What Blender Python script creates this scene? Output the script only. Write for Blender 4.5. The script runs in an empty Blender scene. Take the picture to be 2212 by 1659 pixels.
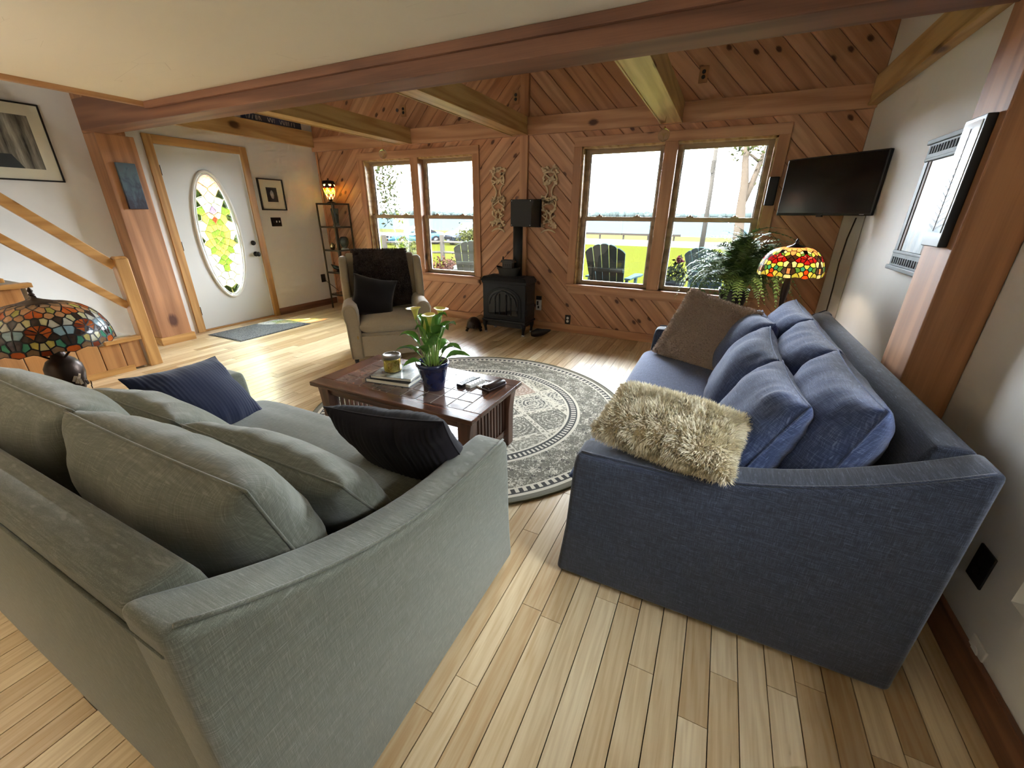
import bpy, bmesh, math, random
from mathutils import Vector, Matrix, Euler, noise
R = random.Random(11)
S = bpy.context.scene
COL = S.collection
pi = math.pi

# ------------------------------------------------------------------ camera, world, sun, exposure
YAW, PITCH, ROLL, FPX, CAMZ = 0.4514, 0.3924, 0.00804, 881.1, 1.36
_f = Vector((-math.sin(YAW)*math.cos(PITCH), math.cos(YAW)*math.cos(PITCH), -math.sin(PITCH)))
_r = Vector((math.cos(YAW), math.sin(YAW), 0)); _u = _r.cross(_f)
_r2 = _r*math.cos(ROLL)+_u*math.sin(ROLL); _u2 = -_r*math.sin(ROLL)+_u*math.cos(ROLL)
cam = bpy.data.objects.new('camera', bpy.data.cameras.new('camera')); COL.objects.link(cam)
cam.matrix_world = Matrix(((_r2.x,_u2.x,-_f.x,0),(_r2.y,_u2.y,-_f.y,0),(_r2.z,_u2.z,-_f.z,CAMZ),(0,0,0,1)))
cam.data.sensor_width = 36; cam.data.lens = FPX/2212*36; cam.data.clip_start = 0.02; cam.data.clip_end = 6000
S.camera = cam
def proj(p):
    d = Vector(p)-Vector((0,0,CAMZ)); z = d.dot(_f)
    if z < .05: return None
    return 1106+FPX*d.dot(_r2)/z, 829.5-FPX*d.dot(_u2)/z, z

W = bpy.data.worlds.new('world'); S.world = W; W.use_nodes = True
_bg = W.node_tree.nodes['Background']
_bg.inputs['Color'].default_value = (.83,.92,1,1); _bg.inputs['Strength'].default_value = 5.0
sun = bpy.data.objects.new('sun', bpy.data.lights.new('sun','SUN')); COL.objects.link(sun)
sun.data.energy = 3; sun.data.angle = math.radians(1.2); sun.data.color = (1,.93,.80)
sun.rotation_euler = Vector((.50,.36,-1.05)).to_track_quat('-Z','Y').to_euler()
vs = S.view_settings; vs.view_transform = 'Standard'; vs.look = 'None'; vs.gamma = 1; vs.use_curve_mapping = False
vs.exposure = 3.65
cy = S.cycles
cy.use_denoising = True; cy.use_adaptive_sampling = True; cy.adaptive_threshold = .045; cy.adaptive_min_samples = 24; cy.max_bounces = 8; cy.diffuse_bounces = 5; cy.glossy_bounces = 3
cy.transmission_bounces = 6; cy.transparent_max_bounces = 10; cy.sample_clamp_indirect = 8
cy.caustics_reflective = False; cy.caustics_refractive = False
def portal(loc, rot, sx, sy):
    l = bpy.data.lights.new('daylight_portal','AREA'); l.shape = 'RECTANGLE'; l.size = sx; l.size_y = sy
    l.cycles.is_portal = True
    o = bpy.data.objects.new('daylight_portal', l); COL.objects.link(o); o.location = loc; o.rotation_euler = rot

# ------------------------------------------------------------------ node and material helpers
def lin(h):
    h = h.lstrip('#'); c = [int(h[i:i+2],16)/255 for i in (0,2,4)]
    return tuple((x/12.92 if x <= .04045 else ((x+.055)/1.055)**2.4) for x in c)+(1,)
class NT:
    def __init__(s, name):
        s.m = bpy.data.materials.new(name); s.m.use_nodes = True; s.t = s.m.node_tree
        s.b = s.t.nodes['Principled BSDF']; s.out = s.t.nodes['Material Output']
    def n(s, typ, inp=None, **kw):
        nd = s.t.nodes.new('ShaderNode'+typ)
        for k, v in kw.items(): setattr(nd, k, v)
        for k, v in (inp or {}).items(): s.set(nd.inputs[k], v)
        return nd
    def set(s, sock, v):
        if isinstance(v, bpy.types.NodeSocket): s.t.links.new(v, sock)
        elif isinstance(v, str): sock.default_value = lin(v)
        else: sock.default_value = v
    def P(s, **kw):
        for k, v in kw.items(): s.set(s.b.inputs[k.replace('_',' ')], v)
        return s
    def math(s, op, a, b=0, clamp=False):
        return s.n('Math', {0:a,1:b}, operation=op, use_clamp=clamp).outputs[0]
    def mix(s, f, a, b, blend='MIX'):
        nd = s.n('Mix', data_type='RGBA', blend_type=blend)
        s.set(nd.inputs[0], f); s.set(nd.inputs[6], a); s.set(nd.inputs[7], b); return nd.outputs[2]
    def ramp(s, f, stops, interp='LINEAR'):
        nd = s.n('ValToRGB'); cr = nd.color_ramp; cr.interpolation = interp
        while len(cr.elements) < len(stops): cr.elements.new(.5)
        for e, (p, c) in zip(cr.elements, stops): e.position = p; e.color = lin(c) if isinstance(c, str) else (c,c,c,1)
        s.set(nd.inputs[0], f); return nd.outputs[0]
    def vec(s, kind='pos', rot=None, scale=None, loc=None, rnd=None):
        v = s.n('NewGeometry').outputs['Position'] if kind == 'pos' else s.n('TexCoord').outputs[{'obj':'Object','uv':'UV','gen':'Generated'}[kind]]
        if rot: v = s.n('Mapping', {0:v, 2:rot}).outputs[0]
        if rnd is not None:
            v = s.n('VectorMath', {0:v, 1:s.n('VectorMath', {0:rnd, 1:(13.1,27.7,19.3)}, operation='MULTIPLY').outputs[0]}, operation='ADD').outputs[0]
        if scale or loc: v = s.n('Mapping', {0:v, 1:loc or (0,0,0), 3:scale or (1,1,1)}).outputs[0]
        return v
    def rnd(s):
        return s.math('FRACT', s.math('ADD', s.n('ObjectInfo').outputs['Random'], s.n('NewGeometry').outputs['Random Per Island']))
    def noise(s, v, scale=1, detail=2, rough=.5, dist=0):
        return s.n('TexNoise', {'Vector':v,'Scale':scale,'Detail':detail,'Roughness':rough,'Distortion':dist}).outputs[0]
    def bump(s, h, strength=.2, dist=.01):
        s.set(s.b.inputs['Normal'], s.n('Bump', {'Height':h,'Strength':strength,'Distance':dist}).outputs[0]); return s
def plain(name, col, rough=.5, metal=0, spec=.5, noise=0, **kw):
    t = NT(name); c = lin(col) if isinstance(col, str) else col
    if noise:
        f = t.noise(t.vec('pos'), 14, 3)
        c = t.mix(f, tuple(x*(1-noise) for x in c[:3])+(1,), tuple(min(1,x*(1+noise)) for x in c[:3])+(1,))
    t.P(Base_Color=c, Roughness=rough, Metallic=metal, Specular_IOR_Level=spec, **kw); return t.m
def wood(name, light, dark, axis=1, rot=None, knots=0, rough=.42, ring=9, var=.5, tint=None, kscale=3.2, kind='pos', coat=0, fine=1.0, contrast=.7, wavew=.42):
    """long grain along `axis`; cathedral bands across it, fine pores, optional knots"""
    t = NT(name); r = t.rnd()
    al = [1,1,1]; al[axis] = .07
    v = t.vec(kind, rot=rot, rnd=r)
    vb = t.n('Mapping', {0:v, 3:al}).outputs[0]
    wv = t.n('TexWave', {'Vector':vb,'Scale':ring,'Distortion':9,'Detail':2.5,'Detail Scale':1.6,'Detail Roughness':.6}, wave_type='BANDS', bands_direction='DIAGONAL').outputs[1]
    fs = [170*fine]*3; fs[axis] = 5
    fn = t.noise(t.n('Mapping', {0:v, 3:fs}).outputs[0], 1, 2)
    lo = [3.0]*3; lo[axis] = .5
    big = t.noise(t.n('Mapping', {0:v, 3:lo}).outputs[0], 1, 2)
    g = t.math('ADD', t.math('MULTIPLY', wv, wavew), t.math('ADD', t.math('MULTIPLY', fn, .38), t.math('MULTIPLY', big, .72-wavew)))
    h0 = .5-.5*contrast*.75; 
    c = t.ramp(g, [(max(0,h0-.02), dark), (.78, light)])
    if var:
        hs = t.n('HueSaturation', {'Color':c, 'Hue':t.math('ADD', .5, t.math('MULTIPLY', t.math('SUBTRACT', r, .5), .012*var)), 'Value':t.math('ADD', 1-.22*var, t.math('MULTIPLY', r, .36*var)), 'Saturation':t.math('ADD', 1.0+.1*var, t.math('MULTIPLY', r, -.25*var))})
        c = hs.outputs[0]
    if tint: c = t.mix(.4, c, tint)
    if knots:
        sp = t.n('SeparateXYZ', {0:v}).outputs; oth = [i for i in range(3) if i != axis]
        kv = t.n('CombineXYZ', {0:t.math('MULTIPLY', sp[axis], kscale*.6), 1:t.math('MULTIPLY', t.math('ADD', sp[oth[0]], sp[oth[1]]), kscale)}).outputs[0]
        vo = t.n('TexVoronoi', {'Vector':kv, 'Scale':1.0, 'Randomness':1.0}, voronoi_dimensions='2D')
        wob = t.math('ADD', vo.outputs['Distance'], t.math('MULTIPLY', t.math('SUBTRACT', fn, .5), .05))
        keep = t.math('GREATER_THAN', t.n('SeparateColor', {0:vo.outputs['Color']}).outputs[0], 1-knots)
        k = t.math('MULTIPLY', t.n('MapRange', {0:wob,1:.045,2:.085,3:.92,4:0.0}).outputs[0], keep)
        k2 = t.math('MULTIPLY', t.n('MapRange', {0:wob,1:.07,2:.26,3:.55,4:0.0}).outputs[0], keep)
        c = t.mix(k2, c, dark); c = t.mix(k, c, '#4a2416')
    t.P(Base_Color=c, Roughness=t.math('ADD', rough-.06, t.math('MULTIPLY', fn, .12)), Coat_Weight=coat, Coat_Roughness=.25)
    t.bump(fn, .12, .002); return t.m
def linen(name, base, hi, lo, kind='obj', body=False, sc=1.0, rough=.95, sheen=.3, amt=1.0):
    """slub linen: threads in two directions"""
    t = NT(name); v = t.vec(kind)
    a, b = 800*sc, 20*sc
    if body: m1, m2 = (a,a,b), (b,b,a)
    else: m1, m2 = (a,b,b), (b,a,b)
    n1 = t.noise(t.n('Mapping', {0:v,3:m1}).outputs[0], 1, 3, .6)
    n2 = t.noise(t.n('Mapping', {0:v,3:m2}).outputs[0], 1, 3, .6)
    s1 = t.noise(t.n('Mapping', {0:v,3:tuple(x*.8 if x > 50 else x*1.6 for x in m1)}).outputs[0], 1, 0)
    s2 = t.noise(t.n('Mapping', {0:v,3:tuple(x*.8 if x > 50 else x*1.6 for x in m2)}).outputs[0], 1, 0)
    g = t.math('MULTIPLY', t.math('ADD', n1, n2), .5)
    c = t.ramp(g, [(.33, lo), (.5, base), (.72, hi)])
    sl = t.math('MAXIMUM', t.n('MapRange', {0:s1,1:.70,2:.80,3:0.0,4:.6*amt}).outputs[0], t.n('MapRange', {0:s2,1:.70,2:.80,3:0.0,4:.6*amt}).outputs[0])
    c = t.mix(sl, c, hi)
    c = t.mix(t.math('MULTIPLY', t.noise(v, 3, 2), .35), c, lo)
    t.P(Base_Color=c, Roughness=rough, Specular_IOR_Level=.15, Sheen_Weight=sheen, Sheen_Roughness=.5)
    t.bump(g, .35, .002); return t.m
def glass_thin(name, tint=(1,1,1,1), rough=0.0, ior=1.45):
    t = NT(name)
    tr = t.n('BsdfTransparent', {0:tint}); gl = t.n('BsdfGlossy', {'Color':(1,1,1,1),'Roughness':rough})
    fr = t.n('Fresnel', {0:ior})
    mx = t.n('MixShader', {0:fr.outputs[0],1:tr.outputs[0],2:gl.outputs[0]})
    t.t.links.new(mx.outputs[0], t.out.inputs[0]); return t.m
def art_glass(name, col, trans=.75, clear=.0):
    t = NT(name); v = t.vec('obj'); f = t.noise(v, 40, 3, .6)
    c = t.mix(f, tuple(x*.75 for x in lin(col)[:3])+(1,), tuple(min(1,x*1.25+.02) for x in lin(col)[:3])+(1,))
    tl = t.n('BsdfTranslucent', {0:c}); t.P(Base_Color=c, Roughness=.18, Specular_IOR_Level=.6)
    mx = t.n('MixShader', {0:trans,1:t.b.outputs[0],2:tl.outputs[0]})
    if clear:
        tp = t.n('BsdfTransparent', {0:c}); mx = t.n('MixShader', {0:clear,1:mx.outputs[0],2:tp.outputs[0]})
    t.t.links.new(mx.outputs[0], t.out.inputs[0]); return t.m
def fur_mat(name, root, tip, mid=None, rough=.9):
    t = NT(name)
    u = t.n('SeparateXYZ', {0:t.vec('uv')})
    c = t.ramp(u.outputs[1], [(0, root), (1, tip)] if not mid else [(0, root), (.5, mid), (1, tip)])
    c = t.mix(.35, c, t.ramp(u.outputs[0], [(0, root), (1, tip)]))
    t.P(Base_Color=c, Roughness=rough, Specular_IOR_Level=.1, Sheen_Weight=.25); return t.m

# ------------------------------------------------------------------ mesh helpers
class MB:
    def __init__(s): s.v, s.f, s.uv = [], [], None
    def add(s, vs, fs):
        o = len(s.v); s.v += [tuple(x) for x in vs]; s.f += [tuple(i+o for i in f) for f in fs]; return s
    def box(s, c, d, rot=None, taper=None):
        x, y, z = (k/2 for k in d); tx, ty = taper or (1,1)
        P = [(-x,-y,-z),(x,-y,-z),(x,y,-z),(-x,y,-z),(-x*tx,-y*ty,z),(x*tx,-y*ty,z),(x*tx,y*ty,z),(-x*tx,y*ty,z)]
        M = Euler(rot).to_matrix() if rot else None
        P = [((M@Vector(p)) if M else Vector(p))+Vector(c) for p in P]
        return s.add(P, [(0,3,2,1),(4,5,6,7),(0,1,5,4),(1,2,6,5),(2,3,7,6),(3,0,4,7)])
    def b2(s, x0,x1,y0,y1,z0,z1): return s.box(((x0+x1)/2,(y0+y1)/2,(z0+z1)/2),(x1-x0,y1-y0,z1-z0))
    def tube(s, pts, r, n=8, cap=True, flat=1.0):
        pts = [Vector(p) for p in pts]; m = len(pts); rs = r if isinstance(r,(list,tuple)) else [r]*m
        vs = []; up = None
        for i, p in enumerate(pts):
            t = (pts[min(i+1,m-1)]-pts[max(i-1,0)]).normalized()
            if up is None: up = Vector((0,0,1)) if abs(t.z) < .9 else Vector((1,0,0))
            a = t.cross(up).normalized(); b = a.cross(t).normalized(); up = b
            for k in range(n):
                q = 2*pi*k/n; vs.append(p+a*math.cos(q)*rs[i]+b*math.sin(q)*rs[i]*flat)
        fs = [(i*n+k, i*n+(k+1)%n, (i+1)*n+(k+1)%n, (i+1)*n+k) for i in range(m-1) for k in range(n)]
        if cap: fs += [tuple(range(n-1,-1,-1)), tuple((m-1)*n+k for k in range(n))]
        return s.add(vs, fs)
    def lathe(s, prof, n=24, c=(0,0,0), cap=True):
        vs = [(c[0]+r*math.cos(2*pi*k/n), c[1]+r*math.sin(2*pi*k/n), c[2]+z) for r, z in prof for k in range(n)]
        m = len(prof)
        fs = [(i*n+k, i*n+(k+1)%n, (i+1)*n+(k+1)%n, (i+1)*n+k) for i in range(m-1) for k in range(n)]
        if cap: fs += [tuple(range(n-1,-1,-1)), tuple((m-1)*n+k for k in range(n))]
        return s.add(vs, fs)
    def prism(s, poly, a0, a1, axis=2):
        def q(p, a): return (p[0],p[1],a) if axis == 2 else ((p[0],a,p[1]) if axis == 1 else (a,p[0],p[1]))
        n = len(poly)
        return s.add([q(p,a0) for p in poly]+[q(p,a1) for p in poly],
            [tuple(range(n-1,-1,-1)), tuple(range(n,2*n))]+[(i,(i+1)%n,n+(i+1)%n,n+i) for i in range(n)])
    def grid(s, fn, nu, nv, wrap=False):
        vs = [fn(i/nu, j/nv) for j in range(nv+1) for i in range(nu+(0 if wrap else 1))]
        w = nu if wrap else nu+1
        return s.add(vs, [(j*w+i, j*w+(i+1)%w, (j+1)*w+(i+1)%w, (j+1)*w+i) for j in range(nv) for i in range(nu)])
    def mesh(s, name, mat, smooth=False):
        me = bpy.data.meshes.new(name); me.from_pydata(s.v, [], s.f)
        if s.uv:
            l = me.uv_layers.new(name='UVMap')
            for i, lp in enumerate(me.loops): l.data[i].uv = s.uv[lp.vertex_index]
        bm = bmesh.new(); bm.from_mesh(me); bmesh.ops.recalc_face_normals(bm, faces=bm.faces); bm.to_mesh(me); bm.free()
        if mat: me.materials.append(mat)
        if smooth: me.polygons.foreach_set('use_smooth', [True]*len(me.polygons))
        me.update(); return me
    def build(s, name, mat, parent=None, smooth=False, bevel=0, seg=2, sub=0, loc=None, rot=None):
        return link(name, s.mesh(name, mat, smooth), parent, bevel, seg, sub, loc, rot)
def link(name, me, parent=None, bevel=0, seg=2, sub=0, loc=None, rot=None):
    o = bpy.data.objects.new(name, me); COL.objects.link(o); o.parent = parent
    if loc: o.location = loc
    if rot: o.rotation_euler = rot
    if bevel:
        md = o.modifiers.new('bevel','BEVEL'); md.width = bevel; md.segments = seg; md.limit_method = 'ANGLE'; md.angle_limit = math.radians(40)
    if sub:
        md = o.modifiers.new('sub','SUBSURF'); md.levels = sub; md.render_levels = sub
    return o
def tag(o, label=None, cat=None, group=None, kind=None):
    for k, v in (('label',label),('category',cat),('group',group),('kind',kind)):
        if v: o[k] = v
    return o
def thing(name, label, cat, loc=(0,0,0), rz=0, group=None, kind=None):
    o = bpy.data.objects.new(name, None); COL.objects.link(o); o.location = loc; o.rotation_euler = (0,0,rz); o.empty_display_size = .1
    return tag(o, label, cat, group, kind)
def copy_tree(o, parent=None):
    c = o.copy(); COL.objects.link(c); c.parent = parent
    for ch in list(o.children): copy_tree(ch, c)
    return c
def basis(o, loc, phi, lean=0, roll=0):
    """stand a pillow: local z faces compass angle phi (deg), tipped back by lean, rolled in its plane"""
    p, l, r = (math.radians(a) for a in (phi, lean, roll))
    ez = Vector((math.cos(p)*math.cos(l), math.sin(p)*math.cos(l), math.sin(l))); ex = Vector((-math.sin(p), math.cos(p), 0)); ey = ez.cross(ex)
    ex2 = ex*math.cos(r)+ey*math.sin(r); ey2 = ez.cross(ex2)
    o.matrix_world = Matrix(((ex2.x,ey2.x,ez.x,loc[0]),(ex2.y,ey2.y,ez.y,loc[1]),(ex2.z,ey2.z,ez.z,loc[2]),(0,0,0,1)))
def smoothstep(a, b, x):
    t = max(0, min(1, (x-a)/(b-a))); return t*t*(3-2*t)
def clip(poly, n, c):
    out = []
    for i in range(len(poly)):
        p, q = poly[i], poly[(i+1)%len(poly)]
        dp, dq = p[0]*n[0]+p[1]*n[1]-c, q[0]*n[0]+q[1]*n[1]-c
        if dp <= 0: out.append(p)
        if (dp < 0 < dq) or (dq < 0 < dp):
            t = dp/(dp-dq); out.append((p[0]+(q[0]-p[0])*t, p[1]+(q[1]-p[1])*t))
    return out
def voronoi(seeds, bound):
    out = []
    for i, a in enumerate(seeds):
        P = bound
        for j, b in enumerate(seeds):
            if i != j and P:
                n = (b[0]-a[0], b[1]-a[1])
                P = clip(P, n, (b[0]**2+b[1]**2-a[0]**2-a[1]**2)/2)
        out.append(P)
    return out
def inset(poly, d):
    cx = sum(p[0] for p in poly)/len(poly); cyy = sum(p[1] for p in poly)/len(poly); o = []
    for p in poly:
        l = math.hypot(cx-p[0], cyy-p[1]) or 1e-6; k = min(.45, d*1.25/l); o.append((p[0]+(cx-p[0])*k, p[1]+(cyy-p[1])*k))
    return o
def resample(poly, d):
    o = []
    for i in range(len(poly)):
        p, q = poly[i], poly[(i+1)%len(poly)]; n = max(1, int(math.hypot(q[0]-p[0], q[1]-p[1])/d))
        o += [(p[0]+(q[0]-p[0])*k/n, p[1]+(q[1]-p[1])*k/n) for k in range(n)]
    return o
def stained(parent, cells, fmap, lead, leadmat, step=.02, th=.0015, glass_name='glass_piece', came_name='lead_came'):
    """cells: (polygon, material). fmap(u,v,off) -> point. Every cell is a pane with a came around it"""
    L = MB()
    for poly, mat in cells:
        if len(poly) < 3: continue
        po = resample(poly, step); pn = inset(po, lead); n = len(po)
        c = (sum(p[0] for p in pn)/n, sum(p[1] for p in pn)/n)
        g = MB(); vs = [fmap(*p, th) for p in pn]+[fmap(*c, th)]+[fmap(*p, -th) for p in pn]+[fmap(*c, -th)]
        g.add(vs, [(i,(i+1)%n,n) for i in range(n)]+[(n+1+(i+1)%n,n+1+i,2*n+1) for i in range(n)])
        g.build(glass_name, mat, parent)
        a = th*1.9
        L.add([fmap(*p, a) for p in po]+[fmap(*p, a) for p in pn]+[fmap(*p, -a) for p in po]+[fmap(*p, -a) for p in pn],
            [(i,(i+1)%n,n+(i+1)%n,n+i) for i in range(n)]+[(3*n+i,3*n+(i+1)%n,2*n+(i+1)%n,2*n+i) for i in range(n)]+
            [(n+i,n+(i+1)%n,3*n+(i+1)%n,3*n+i) for i in range(n)])
    return L.build(came_name, leadmat, parent)
def pillow_mb(w, h, t, n=26, edge=.5, pinch=.06, wr=.006, seed=0, ribs=0, ribd=.004, sag=0):
    """knife-edge cushion in local x (width), y (height), z (thickness)"""
    m = MB(); vs = []
    def pt(u, v, sgn):
        k = max(0, (1-abs(u)**2.6)*(1-abs(v)**2.6))**edge
        x = w/2*u*(1-pinch*(1-v*v)*abs(u)); y = h/2*v*(1-pinch*(1-u*u)*abs(v))
        z = sgn*t/2*k
        q = Vector((x*7+seed*3.1, y*7, sgn+seed))
        e = max(abs(u), abs(v))
        d = noise.noise(q)*wr*1.3+noise.noise(Vector((x*3+seed, y*26, sgn*2)))*wr*smoothstep(.35,.95,abs(u))+noise.noise(Vector((x*26, y*3+seed, sgn*2)))*wr*smoothstep(.35,.95,abs(v))
        z += d*min(1, k*2.2)
        y -= sag*(1-v)*.5*(1-u*u)*0
        if ribs: z += sgn*abs(math.sin(x*ribs))*ribd*min(1, k*3+.25)
        return (x, y, z)
    nn = n*3 if ribs else n
    U = [math.sin((i/nn*2-1)*pi/2)*.62+(i/nn*2-1)*.38 for i in range(nn+1)]; V = [math.sin((i/n*2-1)*pi/2)*.62+(i/n*2-1)*.38 for i in range(n+1)]
    m.grid(lambda a,b: pt(U[round(a*nn)], V[round(b*n)], 1), nn, n)
    m.grid(lambda a,b: pt(U[round(a*nn)], V[round(b*n)], -1), nn, n)
    return m
def pillow(name, mat, w, h, t, parent=None, seam=True, **kw):
    m = pillow_mb(w, h, t, **kw); me = m.mesh(name, mat, True)
    bm = bmesh.new(); bm.from_mesh(me); bmesh.ops.remove_doubles(bm, verts=bm.verts, dist=1e-5); bmesh.ops.recalc_face_normals(bm, faces=bm.faces); bm.to_mesh(me); bm.free()
    o = link(name, me, parent)
    if seam:
        p = kw.get('pinch', .06); P = []
        for k in range(81):
            q = k/80*4; s = int(q)%4; f = q-int(q); f = f*2-1
            u, v = ((f,-1),(1,f),(-f,1),(-1,-f))[s]
            P.append((w/2*u*(1-p*(1-v*v)), h/2*v*(1-p*(1-u*u)), 0))
        MB().tube(P, .0035, 6, False).build('piping', mat, o, True)
    return o
def fur(o, mat, count, length, seed=1, droop=.3, width=.0016, name='fur', spread=.5, center=(0,0,0), rough_len=.4):
    """separate hair blades rooted on the faces of o (local space)"""
    rr = random.Random(seed); me = o.data; polys = [p for p in me.polygons]; areas = [p.area for p in polys]
    M = MB(); M.uv = []
    for p in rr.choices(polys, areas, k=count):
        vs = [Vector(me.vertices[i].co) for i in p.vertices]; a, b = rr.random(), rr.random()
        c = (vs[0]*(1-a)+vs[1]*a)*(1-b)+((vs[3] if len(vs) > 3 else vs[2])*(1-a)+vs[2]*a)*b
        nrm = Vector(p.normal)
        if nrm.dot(c-Vector(center)) < 0: nrm = -nrm
        cl = noise.noise_vector(c*22+Vector((seed,0,0)))
        d = (nrm+cl*spread+Vector((rr.uniform(-.35,.35),rr.uniform(-.35,.35)-droop,rr.uniform(-.35,.35)))).normalized()
        L = length*rr.uniform(1-rough_len, 1+rough_len); s = d.cross(nrm+Vector((.01,.02,.03))).normalized()*width*rr.uniform(.7,1.3)
        k = len(M.v); mid = c+d*L*.5+nrm*L*.12; tip = c+d*L+Vector((0,-droop*L*.4,0))
        M.v += [tuple(c-s), tuple(c+s), tuple(mid+s*.8), tuple(mid-s*.8), tuple(tip)]
        M.f += [(k,k+1,k+2,k+3),(k+3,k+2,k+4)]; q = rr.random(); M.uv += [(q,0),(q,0),(q,.5),(q,.5),(q,1)]
    f = M.build(name, mat, o); f['kind'] = 'stuff'; return f
# ------------------------------------------------------------------ shared materials
XL, XR, YF, YB, ZC, ZT = -5.57, .93, 4.83, -3.6, 2.15, 3.7      # door wall, right wall, window wall, back wall, low ceiling, roof
A45 = math.radians(45)
m_floor = wood('ash_floor', '#dfc8a0', '#c3a274', 1, rough=.3, ring=17, var=1.15, coat=.3, contrast=.6, wavew=.24)
m_pineL = wood('pine_board_rising', '#d39d76', '#b3805b', 0, rot=(0,A45,0), knots=.72, ring=5, var=.6, kscale=3.8)
m_pineR = wood('pine_board_falling', '#d39d76', '#b3805b', 0, rot=(0,-A45,0), knots=.72, ring=5, var=.6, kscale=3.8)
m_pineX = wood('pine_trim_x', '#d2a07a', '#af7c57', 0, knots=.3, ring=4, var=.2, kscale=2.2)
m_pineY = wood('pine_trim_y', '#c29668', '#9f7046', 1, knots=.3, ring=4, var=.2, kscale=2.2)
m_pineZ = wood('pine_trim_z', '#cc9870', '#a97550', 2, knots=.25, ring=4, var=.2, kscale=2.2)
m_joist = wood('joist_pine', '#cfac74', '#ab824c', 1, knots=.25, ring=5, var=.15, kscale=1.6)
m_beam = wood('fir_beam', '#8f634a', '#6b4734', 0, ring=3.5, var=0, knots=.15, kscale=1.5, rough=.6)
m_post = wood('fir_post', '#b58259', '#8d5f3e', 2, ring=4, var=0, knots=.18, kscale=1.6, rough=.6)
m_oakZ = wood('honey_casing_z', '#c99c60', '#a5763e', 2, knots=.2, ring=5, var=.2, kscale=2.4)
m_oakY = wood('honey_casing_y', '#c99c60', '#a5763e', 1, knots=.2, ring=5, var=.2, kscale=2.4)
m_basebd = wood('baseboard_brown', '#8a6047', '#603d2b', 1, ring=6, var=.2)
m_baseX = wood('baseboard_pine', '#c8966f', '#a26d4a', 0, ring=5, var=.2, knots=.2)
m_white = plain('white_wall_paint', '#e4e3e0', .85, noise=.02)
t = NT('ceiling_paint'); _v = t.vec('pos')
_sc = t.n('TexVoronoi', {'Vector':t.n('Mapping', {0:_v,3:(1.1,5,1)}).outputs[0],'Scale':1.3}, feature='DISTANCE_TO_EDGE').outputs[0]
_k = t.math('MULTIPLY', t.n('MapRange', {0:_sc,1:0.0,2:.005,3:.28,4:0.0}).outputs[0], t.math('GREATER_THAN', t.noise(_v,1.6,1), .66))
t.P(Base_Color=t.mix(_k, t.mix(t.noise(_v,1.2,3), '#e6dec9', '#ece5d3'), '#8c7a58'), Roughness=.9); m_ceil = t.m
m_groove = plain('dark_groove', '#5a3420', .9)
m_sub = plain('dark_subfloor', '#3a2616', .9)
m_vinyl = wood('weathered_sash', '#b49a78', '#8d7456', 0, ring=4, var=.2)
m_sashw = plain('sash_white_edge', '#d5d2c8', .5)
m_pane = glass_thin('window_glass')
m_black = plain('matte_black', '#121214', .5)
m_iron = plain('cast_iron', '#1d2026', .42, .5, noise=.2)
m_bronze = plain('dark_bronze', '#33261e', .38, .7, noise=.3)
m_blackplate = plain('black_plate', '#17130f', .35)
m_whiteplastic = plain('white_plastic', '#e2e0da', .4)
m_brass = plain('brass', '#b08d4a', .3, .9)
m_steel = plain('steel', '#b8b8ba', .3, .9)

# ------------------------------------------------------------------ floor: strips of planks
floor = tag(MB().b2(XL-.1, XR+.1, YB-.1, YF+.1, -.12, -.021).build('floor', m_sub), 'light ash strip floor of narrow planks running to the windows', 'floor', kind='structure')
_planks = []; PW = .0812; x = XL+.01
while x < XR-.005:
    w = min(PW, XR-x); y = YB - R.uniform(0, .9)
    while y < YF:
        L = R.choice((.42,.6,.75,.95,1.2,1.45)) * R.uniform(.85,1.15); y1 = min(y+L, YF-.005); y0 = max(y, YB)
        if y1-y0 > .05: _planks.append((x, x+w, y0, y1))
        y += L
    x += PW
def _hid(x0,x1,y0,y1):
    c = ((x0+x1)/2, (y0+y1)/2)
    if -2.2 < x0 and x1 < -.62 and y0 > .15 and y1 < 1.1: return True
    if -.34 < x0 and x1 < .7 and y0 > 1.3 and y1 < 3.1: return True
    if math.hypot(c[0]+1.5, c[1]-2.4) < .85: return True
    return False
def _score(p):
    x0,x1,y0,y1 = p; s = 0
    if _hid(*p): return -1
    for k in (.1,.35,.65,.9):
        q = proj(((x0+x1)/2, y0+(y1-y0)*k, 0))
        if q and -20 < q[0] < 2232 and 0 < q[1] < 1700: s += 1/(q[2]**3)
    return s*(y1-y0)
_planks.sort(key=_score, reverse=True)
_pm = MB().box((0,0,-.5),(1,1,1)).mesh('plank', m_floor)
_rest = MB(); _drop = [R.uniform(-.0006,.0006) for _ in _planks]
for i, (x0,x1,y0,y1) in enumerate(_planks):
    if i < 300:
        o = link('plank', _pm, floor); o.location = ((x0+x1)/2, (y0+y1)/2, _drop[i]); o.scale = (x1-x0-.003, y1-y0-.002, .02)
    else: _rest.box(((x0+x1)/2, (y0+y1)/2, -.01+_drop[i]), (x1-x0-.003, y1-y0-.002, .02))
_rest.build('planks', m_floor, floor)['kind'] = 'stuff'

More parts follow.
